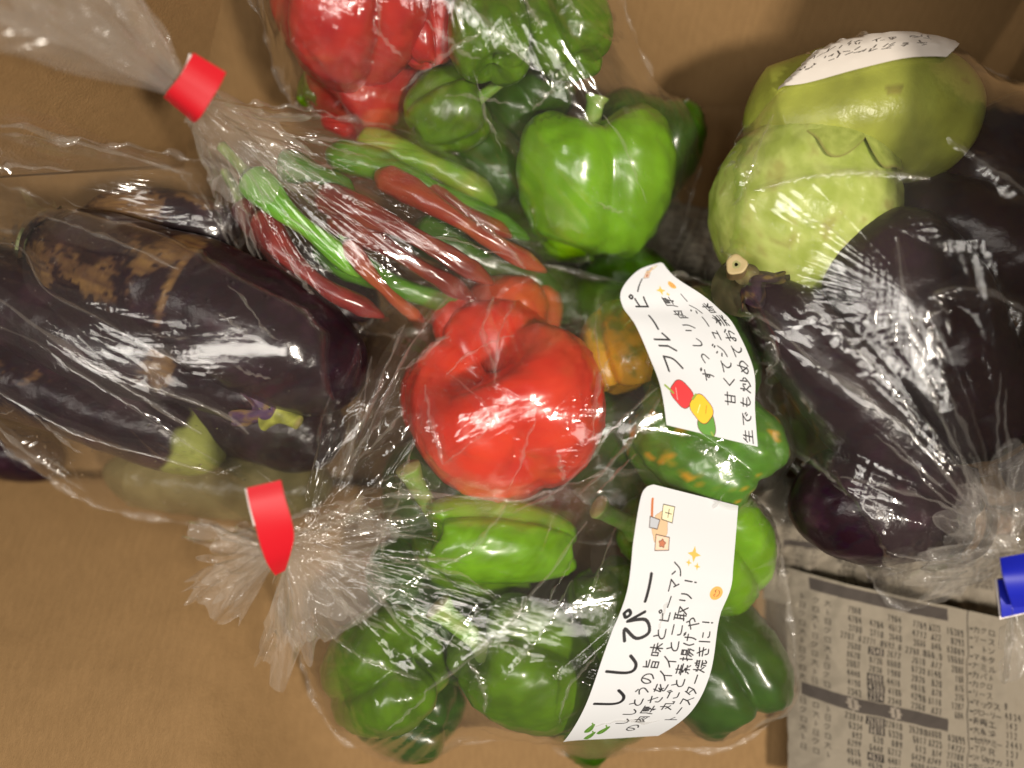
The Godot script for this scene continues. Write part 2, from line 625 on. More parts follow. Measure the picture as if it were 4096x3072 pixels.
# film of a bag: outline in plan units with heights; neck: point the folds run to
func film(f: Dictionary, outline: PackedVector3Array, center: Vector3, neck: Vector3, sd: float, opt := {}) -> ArrayMesh:
	var nu: int = opt.get("nu", 520)
	var nv: int = opt.get("nv", 170)
	var P := PackedVector3Array()
	P.resize(nu * nv)
	var edge := PackedVector3Array()
	for i in nu:
		edge.append(along(outline, float(i) / nu, true))
	for j in nv:
		var r := float(j) / (nv - 1)
		for i in nu:
			var p := center.lerp(edge[i], r)
			p.y = field(f, p.x, p.z) + float(opt.get("lift", 0.0))
			P[j * nu + i] = p
	for pass_ in 10:
		for j in range(1, nv - 1):
			for i in nu:
				var k := j * nu + i
				P[k].y = (P[k].y * 2.0 + P[k - nu].y + P[k + nu].y + P[j * nu + (i + 1) % nu].y + P[j * nu + (i + nu - 1) % nu].y) / 6.0
	var amp: float = opt.get("amp", 1.0)
	var folds: float = opt.get("folds", 1.0)
	var far: float = opt.get("far", 0.10)
	var keep: Array = opt.get("keep", [])
	var lines: Array = opt.get("lines", [])
	var run: float = opt.get("run", 0.6)     # direction in which the long creases run
	var ob: PackedFloat32Array = f.ob
	var w: int = f.w
	var far_corner: Vector2 = f.lo + Vector2(f.w, f.n) * CELL
	var F1 := facets(f.lo, far_corner, run, opt.get("long", 0.046), opt.get("short", 0.017), opt.get("high", 0.0024), int(sd))
	var F2 := facets(f.lo, far_corner, run + 0.5, 0.016, 0.007, 0.0013, int(sd) + 7)
	for j in nv:
		var r := float(j) / (nv - 1)
		for i in nu:
			var k := j * nu + i
			var p := P[k]
			var q := Vector2(p.x, p.z)
			var cell := clampi(int((p.x - f.lo.x) / CELL + 0.5), 0, w - 1) + clampi(int((p.z - f.lo.y) / CELL + 0.5), 0, f.n - 1) * w
			var gap := p.y - ob[cell]
			var loose := 0.60 + 0.60 * ss(0.002, 0.012, gap)
			for ring: PackedVector2Array in keep:
				if Geometry2D.is_point_in_polygon(q, ring):
					loose = 0.04
			var d := Vector2(p.x - neck.x, p.z - neck.z)
			var dl := d.length()
			var an := atan2(d.y, d.x)
			var near := exp(-dl / far)
			# folds that run to the neck
			var c := folds * near * 0.0030 * minf(1.0, dl / 0.012) * (absf(nc.get_noise_2d(an * 55.0 + sd, dl * 90.0)) * 1.3 - 0.35 + 0.6 * absf(nc.get_noise_2d(an * 130.0 + sd, dl * 200.0 + 40.0)))
			# creases of the loose film
			var calm := 0.0
			for l in lines:
				var best := 1e9
				var s := 0.0
				var pts: PackedVector2Array = l[0]
				for e in pts.size() - 1:
					var on := Geometry2D.get_closest_point_to_segment(q, pts[e], pts[e + 1])
					var dd := on.distance_to(q)
					if dd < best:
						best = dd
						s = (e + (on - pts[e]).length() / maxf(pts[e].distance_to(pts[e + 1]), 1e-6)) / (pts.size() - 1)
				if best < l[1] * 2.0:
					var x: float = best / l[1]
					calm = maxf(calm, exp(-0.9 * x * x))
					c += l[2] * exp(-1.1 * x * x) * pow(sin(PI * clampf(s * 0.94 + 0.03, 0, 1)), 0.6)
			c += (1.0 - 0.45 * calm) * amp * loose * (facet(F1, q) + near * facet(F2, q))
			c *= 1.0 - ss(0.93, 1.0, r) * 0.6
			P[k] = p + Vector3(0, c, 0) + Vector3(d.y, 0, -d.x).normalized() * (c * 0.25)
	return lattice(P, nu, nv, true, PackedColorArray(), false, true)

func flat(a: Array) -> PackedVector2Array:
	# plan points (with their height) -> world x, z
	var out := PackedVector2Array()
	for p in a:
		var v := spot(p[0], p[1], p[2] if p.size() > 2 else 0.0)
		out.append(Vector2(v.x, v.z))
	return out

func crease(a: Array, width: float, high: float) -> Array:
	return [flat(a), width * 2.1, high * 0.38]

func ring_of(a: Array, wobble := 10.0, sd := 0.0) -> PackedVector3Array:
	var base := spots(a)
	var out := PackedVector3Array()
	var n := a.size() * 8
	for i in n:
		var p := along(base, float(i) / n, true)
		var k := U * wobble
		p += Vector3(nc.get_noise_2d(i * 9.0 + sd, 3.0), 0, nc.get_noise_2d(i * 9.0, 50.0 + sd)) * k
		out.append(p)
	return out

# a pleated fan of film from a pinched line to the ends of its ribs
func fan(a: Vector3, b: Vector3, ribs: Array, pleats: float, high: float, sd: float, ragged := 0.12, ns := 70, nt := 220) -> ArrayMesh:
	var P := PackedVector3Array()
	var ends := spots(ribs)
	for j in ns:
		var s := float(j) / (ns - 1)
		for i in nt:
			var t := float(i) / (nt - 1)
			var e := along(ends, t)
			var st := a.lerp(b, t)
			var cut := 1.0 - ragged * (0.5 + nc.get_noise_2d(t * 60.0 + sd, 9.0))
			var p := st.lerp(e, s * cut)
			var f := t * pleats + 0.9 * nc.get_noise_2d(t * 34.0 + sd, s * 16.0)
			var tri := absf(fposmod(f, 1.0) * 2.0 - 1.0) - 0.5
			var g := pow(s, 0.7)
			var up := high * g * (tri * (0.7 + 0.9 * nc.get_noise_2d(t * 40.0 + sd, s * 12.0 + 70.0)) + 0.8 * absf(nc.get_noise_2d(t * 26.0 + sd, s * 26.0)) + 0.12 * absf(nc.get_noise_2d(t * 90.0 + sd, s * 60.0)))
			up += 0.006 * sin(PI * s) * (0.4 + nc.get_noise_2d(t * 25.0 + sd, 200.0))
			var across := (b - a).normalized() * (high * 0.6 * g * nc.get_noise_2d(t * 40.0 + sd + 31.0, s * 16.0))
			P.append(p + Vector3(0, up, 0) + across)
	return lattice(P, nt, ns, false, PackedColorArray(), false, true)

# a sheet between a left and a right edge: u runs along the edges, v from left to right
func sheet(left: PackedVector3Array, right: PackedVector3Array, nlong: int, nwide: int, lift = null) -> ArrayMesh:
	var L := even(left, nlong)
	var R := even(right, nlong)
	var P := PackedVector3Array()
	for j in nlong:
		for i in nwide:
			var v := float(i) / (nwide - 1)
			var p := L[j].lerp(R[j], v)
			if lift != null:
				p.y += lift.call(float(j) / (nlong - 1), v, p)
			P.append(p)
	return lattice(P, nwide, nlong, false, PackedColorArray(), true, false)

# a ribbon of film or tape with some thickness
func strip(left: PackedVector3Array, right: PackedVector3Array, thick: float, n := 40) -> ArrayMesh:
	var L := even(left, n)
	var R := even(right, n)
	var P := PackedVector3Array()
	for j in n:
		var d := L[mini(j + 1, n - 1)] - L[maxi(j - 1, 0)]
		var no := d.cross(R[j] - L[j]).normalized() * thick * 0.5
		if no.y < 0:
			no = -no
		P.append(L[j] + no)
		P.append(L[j].lerp(R[j], 0.5) + no)
		P.append(R[j] + no)
		P.append(R[j] - no)
		P.append(L[j].lerp(R[j], 0.5) - no)
		P.append(L[j] - no)
	var st := SurfaceTool.new()
	st.begin(Mesh.PRIMITIVE_TRIANGLES)
	st.set_smooth_group(-1)
	var quad := func(a, b, c, d):
		for x in [a, b, c, a, c, d]:
			st.add_vertex(x)
	for j in n - 1:
		for i in 6:
			var k := j * 6
			quad.call(P[k + i], P[k + (i + 1) % 6], P[k + 6 + (i + 1) % 6], P[k + 6 + i])
	for k in [0, (n - 1) * 6]:
		quad.call(P[k], P[k + 1], P[k + 4], P[k + 5])
		quad.call(P[k + 1], P[k + 2], P[k + 3], P[k + 4])
	st.generate_normals()
	return st.commit()

# ---------------------------------------------------------------- print
# strokes on a 10 x 10 field, two digits a point; ~ marks a rounded stroke
var GLYPH := {
	"し": "~3136486886", "と": "3144 ~7344263888", "う": "4162 ~2453747649", "の": "~524628153262848759", "旨": "7132 303383 3539797535 3777",
	"味": "1317373313 4383 4595 6169 6548 6598", "ピ": "7334 323888 ~8091827180", "ー": "1585", "マ": "128256 4568", "ン": "1234 ~185783",
	"肉": "29238389 515436 5476 5638 5778", "厚": "2191 212519 4244848242 4383 4575666958 3797", "さ": "2382 4176 ~36386979", "を": "2282 ~4126544557 ~84463889",
	"イ": "~815416 5459", "こ": "~2282 ~263888", "取": "1151 2128 4149 2343 2545 1857 539359 6499", "り": "3135 ~717559", "！": "5156 5859",
	"丸": "1373789897 414519 2557", "ご": "~2272 ~263878 8092 7183", "素": "2181 2383 1494 5054 54356637 3787 5759 3829 7889",
	"揚": "1333 2129 1635 5154848151 5282 4595 5696 9689 5648 7659", "げ": "~211528 4383 ~616659 8091 7081", "や": "~14628466 5062 3259",
	"ト": "4149 4476", "ス": "22725619 5589", "タ": "4115 42826629 3466", "焼": "212509 1314 4334 2648 5292 4494 7174 6254 8294 4696 6659 76798998",
	"き": "2382 2585 4177 ~374979", "に": "2129 5383 ~576898", "ぴ": "~134226497762 6296 ~8091827180", "フ": "1282 ~827639", "ル": "323619 616896",
	"ず": "1383 ~51554635445649 8091 7081", "っ": "~25648659", "甘": "1393 3139 7179 3676 3979", "く": "713579", "て": "1282 ~72455879",
	"ジ": "3142 1435 ~185784 7182 8091", "ュ": "357569 2989", "シ": "3142 1435 ~185784", "生": "3114 2383 2686 1999 5159", "で": "1282 ~72455879 8495 7586",
	"も": "2373 2676 ~41375987", "炒": "212509 1314 4334 2648 7176 5355 8394 ~956849", "め": "~2358 ~61481734739669", "お": "1363 ~313817458669 7294",
	"美": "3041 7061 1292 2383 1595 5155 1797 5759 5719 5799", "0": "416172786949383241", "1": "425159", "2": "32416172743979", "3": "324161726454 647578694938",
	"4": "69612686", "5": "72413238496978756435", "6": "7131364969787534", "7": "317149", "8": "41617274363849697876343241", "9": "7464453432416172786949",
	".": "4959", "△": "51298951", "▲": "51298951 5369 5439", "T": "1191 5159", "P": "2921 21617265 6525", "R": "2921 21617265 6525 5589", "N": "29218981",
	"セ": "149376 414888", "ガ": "13837968 414519 8091", "サ": "1393 3136 717549", "ミ": "3172 3475 2789", "ツ": "1224 4254 ~827639", "バ": "3318 6298 8091 7081",
	"キ": "2383 1696 4169", "ナ": "1393 515529", "カ": "13837968 414519", "ホ": "1393 515948 3518 7598", "ザ": "1393 3136 717549 8091", "日": "2129898121 2585",
	"精": "3139 1454 1222 3416 5292 7175 4494 5559 55858979 5787", "工": "2282 5258 1898", "ク": "4115 42826629", "ェ": "3575 5559 2989", "テ": "2282 1494 545639",
	"大": "1393 515419 5499", "和": "4122 1454 3139 3417 5378785853", "冷": "1223 1827 6033 6096 4575 46765847", "ロ": "2228888222", "リ": "3135 ~717559",
	"ッ": "2436 5465 ~947859", "グ": "4115 42826629 8091", "新": "1151 3031 1454 3139 3617 8051 515529 5494 7479", "電": "1191 12195 5055 1394 25858925 2787",
}

class Page:
	var w: int
	var h: int
	var c := PackedFloat32Array()   # r, g, b a dot
	func _init(w_: int, h_: int, paper: Color) -> void:
		w = w_
		h = h_
		c.resize(w * h * 3)
		for k in w * h:
			c[k * 3] = paper.r
			c[k * 3 + 1] = paper.g
			c[k * 3 + 2] = paper.b
	func ink(k: int, col: Color, a: float) -> void:
		k *= 3
		c[k] += (col.r - c[k]) * a
		c[k + 1] += (col.g - c[k + 1]) * a
		c[k + 2] += (col.b - c[k + 2]) * a
	func line(a: Vector2, b: Vector2, wide: float, col: Color) -> void:
		var lo := a.min(b) - Vector2(wide, wide)
		var hi := a.max(b) + Vector2(wide, wide)
		var d := b - a
		var l2 := maxf(d.length_squared(), 1e-6)
		for y in range(maxi(0, int(lo.y)), mini(h, int(hi.y) + 2)):
			for x in range(maxi(0, int(lo.x)), mini(w, int(hi.x) + 2)):
				var q := Vector2(x + 0.5, y + 0.5) - a
				var t := clampf(q.dot(d) / l2, 0.0, 1.0)
				var s := clampf(wide * 0.5 + 0.5 - (q - d * t).length(), 0.0, 1.0)
				if s > 0.0:
					ink(y * w + x, col, s * col.a)
	func shape(p: PackedVector2Array, col: Color, edge := 0.0, ecol := Color.BLACK) -> void:
		var lo := p[0]
		var hi := p[0]
		for q in p:
			lo = lo.min(q)
			hi = hi.max(q)
		for y in range(maxi(0, int(lo.y)), mini(h, int(hi.y) + 2)):
			for x in range(maxi(0, int(lo.x)), mini(w, int(hi.x) + 2)):
				if Geometry2D.is_point_in_polygon(Vector2(x + 0.5, y + 0.5), p):
					ink(y * w + x, col, col.a)
		if edge > 0.0:
			for i in p.size():
				line(p[i], p[(i + 1) % p.size()], edge, ecol)
	func texture() -> ImageTexture:
		var d := PackedByteArray()
		d.resize(w * h * 3)
		for k in w * h * 3:
			d[k] = int(clampf(c[k], 0.0, 1.0) * 255.0)
		var im := Image.create_from_data(w, h, false, Image.FORMAT_RGB8, d)
		return ImageTexture.create_from_image(im)

# one sign with its middle at c; ex and ey are its width and height vectors
func sign_(pg: Page, ch: String, c: Vector2, ex: Vector2, ey: Vector2, wide: float, col: Color) -> void:
	if not GLYPH.has(ch):
		return
	for s: String in (GLYPH[ch] as String).split(" "):
		var round_ := s.begins_with("~")
		if round_:
			s = s.substr(1)
		var pts: Array[Vector2] = []
		for i in s.length() / 2:
			pts.append(c + ex * ((int(s[i * 2]) - 5.0) / 10.0) + ey * ((int(s[i * 2 + 1]) - 5.0) / 10.0))
		if round_ and pts.size() > 2:
			var more: Array[Vector2] = []
			for i in pts.size() - 1:
				for k in 5:
					more.append(pts[i].cubic_interpolate(pts[i + 1], pts[maxi(i - 1, 0)], pts[mini(i + 2, pts.size() - 1)], k / 5.0))
			more.append(pts[-1])
			pts = more
		for i in pts.size() - 1:
			pg.line(pts[i], pts[i + 1], wide, col)

func words(pg: Page, text: String, at: Vector2, step: float, size: float, wide: float, col: Color) -> void:
	for i in text.length():
		sign_(pg, text[i], at + Vector2(step * (i + 0.5), 0), Vector2(size, 0), Vector2(0, size), wide, col)

func oval(c: Vector2, rx: float, ry: float, turn := 0.0, lump := 0.0, lobes := 3.0) -> PackedVector2Array:
	var p := PackedVector2Array()
	for i in 28:
		var a := TAU * i / 28
		var k := 1.0 + lump * cos(a * lobes)
		p.append(c + Vector2(cos(a) * rx * k, sin(a) * ry * k).rotated(turn))
	return p

func sparkle(pg: Page, c: Vector2, r: float, col: Color) -> void:
	var p := PackedVector2Array()
	for i in 8:
		p.append(c + Vector2.from_angle(TAU * i / 8) * (r if i % 2 == 0 else r * 0.38))
	pg.shape(p, col)

func smile(pg: Page, c: Vector2, r: float) -> void:
	pg.shape(oval(c, r, r), Color(0.98, 0.68, 0.36))
	var k := Color(0.42, 0.22, 0.12)
	pg.line(c + Vector2(-r * 0.5, -r * 0.1), c + Vector2(-r * 0.3, -r * 0.3), 2.5, k)
	pg.line(c + Vector2(-r * 0.3, -r * 0.3), c + Vector2(-r * 0.1, -r * 0.1), 2.5, k)
	pg.line(c + Vector2(r * 0.1, -r * 0.1), c + Vector2(r * 0.3, -r * 0.3), 2.5, k)
	pg.line(c + Vector2(r * 0.3, -r * 0.3), c + Vector2(r * 0.5, -r * 0.1), 2.5, k)
	for i in 6:
		var a := PI * (0.15 + 0.7 * i / 6.0)
		var b := PI * (0.15 + 0.7 * (i + 1) / 6.0)
		pg.line(c + Vector2(cos(a), sin(a)) * r * 0.5, c + Vector2(cos(b), sin(b)) * r * 0.5, 2.5, k)

# a mallet, a sack of meal and two small tubs
func tubs(pg: Page, c: Vector2, s: float) -> void:
	var k := Color(0.30, 0.24, 0.2)
	pg.shape(oval(c + Vector2(0.02, 0.05) * s, 0.30 * s, 0.18 * s, 0.0, 0.06, 7.0), Color(0.86, 0.73, 0.58), 1.5, Color(0.7, 0.55, 0.4))
	pg.shape(PackedVector2Array([c + Vector2(-0.42, 0.0) * s, c + Vector2(-0.12, -0.02) * s, c + Vector2(-0.12, 0.30) * s, c + Vector2(-0.36, 0.32) * s]), Color(0.94, 0.80, 0.70), 3, k)
	pg.shape(oval(c + Vector2(-0.26, 0.15) * s, 0.07 * s, 0.07 * s, 0.0, 0.2, 5.0), Color(0.75, 0.45, 0.32), 2, k)
	pg.shape(PackedVector2Array([c + Vector2(0.18, 0.06) * s, c + Vector2(0.46, 0.04) * s, c + Vector2(0.47, 0.32) * s, c + Vector2(0.16, 0.32) * s]), Color(0.95, 0.92, 0.76), 3, k)
	pg.line(c + Vector2(0.24, 0.2) * s, c + Vector2(0.4, 0.2) * s, 3, k)
	pg.line(c + Vector2(0.32, 0.12) * s, c + Vector2(0.32, 0.27) * s, 3, k)
	pg.line(c + Vector2(0.10, -0.16) * s, c + Vector2(0.50, -0.24) * s, 0.055 * s, Color(0.78, 0.45, 0.25))
	pg.shape(PackedVector2Array([c + Vector2(-0.02, -0.20) * s, c + Vector2(0.18, -0.22) * s, c + Vector2(0.16, 0.02) * s, c + Vector2(-0.02, -0.01) * s]), Color(0.74, 0.75, 0.78), 3, k)

func print_shishi() -> ImageTexture:
	var pg := Page.new(1150, 460, Color(0.85, 0.855, 0.87))
	var k := Color(0.11, 0.105, 0.11)
	words(pg, "ししぴー", Vector2(0.185, 0.205) * Vector2(1150, 460), 162, 150, 13, k)
	words(pg, "ししとうの旨味とピーマン", Vector2(0.10, 0.445) * Vector2(1150, 460), 65, 64, 5.4, k)
	words(pg, "の肉厚さをイイとこ取り！", Vector2(0.055, 0.595) * Vector2(1150, 460), 66, 64, 5.4, k)
	words(pg, "丸ごと素揚げや", Vector2(0.195, 0.74) * Vector2(1150, 460), 67, 64, 5.4, k)
	words(pg, "トースター焼きに！", Vector2(0.115, 0.885) * Vector2(1150, 460), 63, 61, 5.4, k)
	sparkle(pg, Vector2(0.805, 0.60) * Vector2(1150, 460), 31, Color(0.98, 0.72, 0.33))
	sparkle(pg, Vector2(0.775, 0.555) * Vector2(1150, 460), 14, Color(0.98, 0.72, 0.33))
	sparkle(pg, Vector2(0.768, 0.64) * Vector2(1150, 460), 15, Color(0.98, 0.72, 0.33))
	smile(pg, Vector2(0.69, 0.875) * Vector2(1150, 460), 29)
	tubs(pg, Vector2(0.86, 0.215) * Vector2(1150, 460), 190)
	for q in [[35, 90, 0.2], [78, 130, 0.35], [98, 60, 0.1]]:
		var c := Vector2(q[0], q[1] + 20)
		pg.shape(oval(c, 34, 15, q[2], 0.12, 3.0), Color(0.34, 0.52, 0.16))
		pg.line(c + Vector2(26, 4), c + Vector2(44, -8), 6, Color(0.42, 0.58, 0.25))
		pg.line(c + Vector2(-18, -3), c + Vector2(14, -2), 4, Color(0.47, 0.63, 0.27))
	return pg.texture()

func print_fruit() -> ImageTexture:
	var pg := Page.new(920, 500, Color(0.85, 0.855, 0.87))
	var k := Color(0.12, 0.115, 0.12)
	var S := Vector2(920, 500)
	words(pg, "フルーピー", Vector2(0.28, 0.205) * S, 105, 104, 9.5, k)
	words(pg, "ずっしり肉厚", Vector2(0.255, 0.53) * S, 72, 66, 5.6, k)
	words(pg, "甘くてジューシー", Vector2(0.155, 0.735) * S, 69, 66, 5.6, k)
	words(pg, "生でも炒めてお美味", Vector2(0.0, 0.90) * S, 70, 64, 5.6, k)
	sparkle(pg, Vector2(0.76, 0.50) * S, 32, Color(0.98, 0.74, 0.36))
	sparkle(pg, Vector2(0.735, 0.57) * S, 14, Color(0.98, 0.74, 0.36))
	smile(pg, Vector2(0.81, 0.70) * S, 28)
	tubs(pg, Vector2(0.895, 0.22) * S, 130)
	# three drawn peppers: red, yellow, green
	var e := Color(0.36, 0.20, 0.12)
	pg.shape(oval(Vector2(165, 110), 62, 58, 0.0, 0.07, 4.0), Color(0.86, 0.20, 0.22), 3, e)
	pg.shape(oval(Vector2(48, 225), 60, 48, 0.3, 0.09, 3.0), Color(0.36, 0.58, 0.20), 3, e)
	pg.shape(oval(Vector2(112, 205), 62, 60, 0.0, 0.07, 4.0), Color(0.98, 0.76, 0.16), 3, e)
	for q in [[165, 62, 195, 28, 0], [150, 165, 172, 185, 1], [14, 245, -6, 258, 2]]:
		pg.line(Vector2(q[0], q[1]), Vector2(q[2], q[3]), 11, Color(0.55, 0.64, 0.24))
	pg.line(Vector2(135, 80), Vector2(190, 82), 4, Color(0.97, 0.62, 0.6))
	pg.line(Vector2(90, 180), Vector2(130, 200), 4, Color(1, 0.92, 0.6))
	pg.line(Vector2(95, 225), Vector2(130, 235), 4, Color(0.8, 0.55, 0.1))
	return pg.texture()

const SHARES := [
	["7950", "", "7984", "7759", "▲223", "16389"], ["4784", "4784", "4612", "4713", "▲22", "8293"], ["3700", "3710", "3640", "3666", "△46", "53059"],
	["2707.5", "2771.5", "2693.5", "2750.0", "△65.0", "15650"], ["2600", "#2640", "2577", "2618", "△13", "2085"], ["5620", "5730", "5550", "5720", "△140", "158"],
	["2007", "2035", "1988", "2025", "△20", "576"], ["4445", "#4550", "4415", "4515", "△75", "276"], ["4190", "#4300", "4185", "4295", "△115", "1287"],
	["2342", "#2374", "2340", "2365", "△37", "684"], [], ["23010", "#26200", "22510", "26200", "△5000", "53099"], ["6334", "#6518", "6320", "6517", "△223", "14721"],
	["593", "620", "589", "613", "△14", "27788"], ["6299", "6448", "6212", "6429", "△249", "12462"], ["4516", "#4627", "4451", "4600", "△101", ""], ["4640", "4629", "4463", "", "", ""]]
const FIRMS := [["マックス", "8"], ["グローリー", "4034"], ["新電工", "143"], ["大和冷", "172"], ["セガサミー", "2441."], ["TPR", "137"], ["ツバキナカ", "35"], ["ホシザキ", "524"], ["日精工", "1331"], ["NTN", "41"], ["ジェイテクト", ""]]

func print_news() -> ImageTexture:
	var pg := Page.new(860, 760, Color(0.535, 0.50, 0.44))
	var k := Color(0.16, 0.14, 0.125)
	var z := 0.5
	var cols := [465, 615, 745, 910, 1020, 1180]
	pg.shape(PackedVector2Array([Vector2(65, 10), Vector2(535, 10), Vector2(535, 52), Vector2(65, 52)]), Color(0.27, 0.24, 0.22))
	for r in SHARES.size():
		var y := 85.0 + r * 31.5 + (18.0 if r > 10 else 0.0)
		if SHARES[r].is_empty():
			pg.shape(PackedVector2Array([Vector2(40, y - 14), Vector2(530, y - 14), Vector2(530, y + 30), Vector2(40, y + 30)]), Color(0.27, 0.24, 0.22))
			for x in [200.0, 350.0]:
				sparkle(pg, Vector2(x, y + 8), 26, Color(0.55, 0.51, 0.46))
				pg.shape(PackedVector2Array([Vector2(x - 16, y - 8), Vector2(x + 16, y - 8), Vector2(x + 16, y + 24), Vector2(x - 16, y + 24)]), Color(0.55, 0.51, 0.46))
				pg.line(Vector2(x, y - 4), Vector2(x, y + 20), 4, k)
			continue
		for i in 3:
			sign_(pg, ["ト", "ク", "大", "日", "ロ"][(r * 3 + i) % 5], Vector2(45 + i * 38, y), Vector2(24, 0), Vector2(0, 24), 2.6, Color(k, 0.7))
		for c in 6:
			var s: String = SHARES[r][c]
			var inv := s.begins_with("#")
			if inv:
				s = s.substr(1)
			var step := 12.2
			var x1: float = cols[c] * z
			if inv:
				pg.shape(PackedVector2Array([Vector2(x1 - s.length() * step - 4, y - 14), Vector2(x1 + 4, y - 14), Vector2(x1 + 4, y + 14), Vector2(x1 - s.length() * step - 4, y + 14)]), Color(0.14, 0.12, 0.11))
			for i in s.length():
				sign_(pg, s[i], Vector2(x1 - (s.length() - i - 0.5) * step, y), Vector2(13, 0), Vector2(0, 25), 2.8, Color(0.62, 0.58, 0.52) if inv else k)
	pg.line(Vector2(603, 0), Vector2(603, 760), 3, k)
	for r in 18:
		var y := 60.0 + r * 31.5 * 1.0
		var f = FIRMS[r - 8] if r >= 8 and r - 8 < FIRMS.size() else [["カクロ", "リース", "ハトン", "マキタ", "ナミル", "カバト"][r % 6], ""]
		pg.line(Vector2(612, y), Vector2(617, y), 6, k)
		var name_: String = f[0]
		var st := minf(26.0, 100.0 / name_.length())
		words(pg, name_, Vector2(620, y), st, 25, 2.6, k)
		for i in (f[1] as String).length():
			sign_(pg, f[1][i], Vector2(738 + i * 16, y - 8), Vector2(13, 0), Vector2(0, 25), 2.8, k)
	return pg.texture()

func print_blurred() -> ImageTexture:
	# too small and slanted to read: rows of worn marks
	var pg := Page.new(512, 256, Color(0.93, 0.90, 0.86))
	var rg := RandomNumberGenerator.new()
	rg.seed = 6
	for row in 2:
		for i in 9:
			var c := Vector2(70.0 + i * 42 + rg.randf_range(-5, 5), 125 + row * 66)
			for k in 4:
				var a := c + Vector2(rg.randf_range(-15, 15), rg.randf_range(-18, 18))
				pg.line(a, a + Vector2.from_angle(rg.randf_range(-0.4, 1.9)) * rg.randf_range(8, 24), 4.5 - row, Color(0.26, 0.23, 0.2))
	return pg.texture()

func noise_tex(size: int, freq: float, a: Color, b: Color, seed_ := 1, oct := 4, type := FastNoiseLite.TYPE_SIMPLEX_SMOOTH) -> NoiseTexture2D:
	var t := NoiseTexture2D.new()
	t.width = size
	t.height = size
	t.seamless = true
	var n := FastNoiseLite.new()
	n.noise_type = type
	n.frequency = freq
	n.fractal_octaves = oct
	n.seed = seed_
	t.noise = n
	var g := Gradient.new()
	g.set_color(0, a)
	g.set_color(1, b)
	t.color_ramp = g
	return t

func mat(albedo: Color, rough: float) -> StandardMaterial3D:
	var m := StandardMaterial3D.new()
	m.albedo_color = albedo
	m.roughness = rough
	return m

func materials() -> void:
	var m := mat(Color.WHITE, 0.85)
	m.albedo_texture = noise_tex(512, 0.02, lin(0.240, 0.138, 0.052), lin(0.300, 0.176, 0.070), 3, 5)
	m.uv1_triplanar = true
	m.uv1_world_triplanar = true
	m.uv1_scale = Vector3(34, 11, 11)
	m.heightmap_enabled = true
	m.heightmap_texture = noise_tex(512, 0.09, Color.BLACK, Color.WHITE, 5, 4)
	m.heightmap_scale = 0.03
	M.card = m
	m = mat(lin(0.16, 0.085, 0.035), 0.9)
	M.card_edge = m
	m = mat(Color.WHITE, 0.30)
	m.vertex_color_use_as_albedo = true
	m.clearcoat_enabled = true
	m.clearcoat = 0.5
	m.clearcoat_roughness = 0.18
	m.subsurf_scatter_enabled = true
	m.subsurf_scatter_strength = 0.08
	M.pepper = m
	m = mat(Color.WHITE, 0.5)
	m.vertex_color_use_as_albedo = true
	M.stem = m
	M.calyx = m
	m = mat(Color.WHITE, 0.28)
	m.vertex_color_use_as_albedo = true
	m.heightmap_enabled = true
	m.heightmap_texture = noise_tex(512, 0.05, Color.BLACK, Color.WHITE, 8, 4)
	m.heightmap_scale = 0.012
	m.uv1_triplanar = true
	m.uv1_scale = Vector3.ONE * 14.0
	m.metallic_specular = 0.36
	M.eggplant = m
	# clear thin film, a little milky, with fine wrinkles
	for q in [["film", 0.008, 0.11], ["gather", 0.115, 0.13]]:
		m = mat(Color(0.93, 0.90, 0.86, q[1]), q[2])
		m.transparency = BaseMaterial3D.TRANSPARENCY_ALPHA
		m.cull_mode = BaseMaterial3D.CULL_DISABLED
		m.heightmap_enabled = true
		m.heightmap_texture = noise_tex(512, 0.025, Color.BLACK, Color.WHITE, 12, 4)
		m.heightmap_scale = 0.004
		m.uv1_triplanar = true
		m.uv1_world_triplanar = true
		m.uv1_scale = Vector3(22, 22, 22)
		M[q[0]] = m
	m = mat(Color(1, 1, 1, 0.02), 0.02)
	m.transparency = BaseMaterial3D.TRANSPARENCY_ALPHA
	m.refraction_enabled = true
	m.refraction_scale = 0.033
	M.water = m
	M.red_tape = mat(lin(0.66, 0.012, 0.022), 0.38)
	M.blue_tape = mat(lin(0.010, 0.018, 0.42), 0.38)
	M.white_tape = mat(lin(0.78, 0.70, 0.66), 0.6)
	m = mat(Color.WHITE, 0.7)
	m.albedo_texture = print_shishi()
	m.texture_repeat = false
	M.shishi = m
	m = mat(Color.WHITE, 0.7)
	m.albedo_texture = print_fruit()
	m.texture_repeat = false
	M.fruit = m
	m = mat(Color.WHITE, 0.8)
	m.albedo_texture = print_blurred()
	m.texture_repeat = false
	M.worn = m
	m = mat(Color.WHITE, 0.9)
	m.albedo_texture = print_news()
	m.texture_repeat = false
	M.news = m

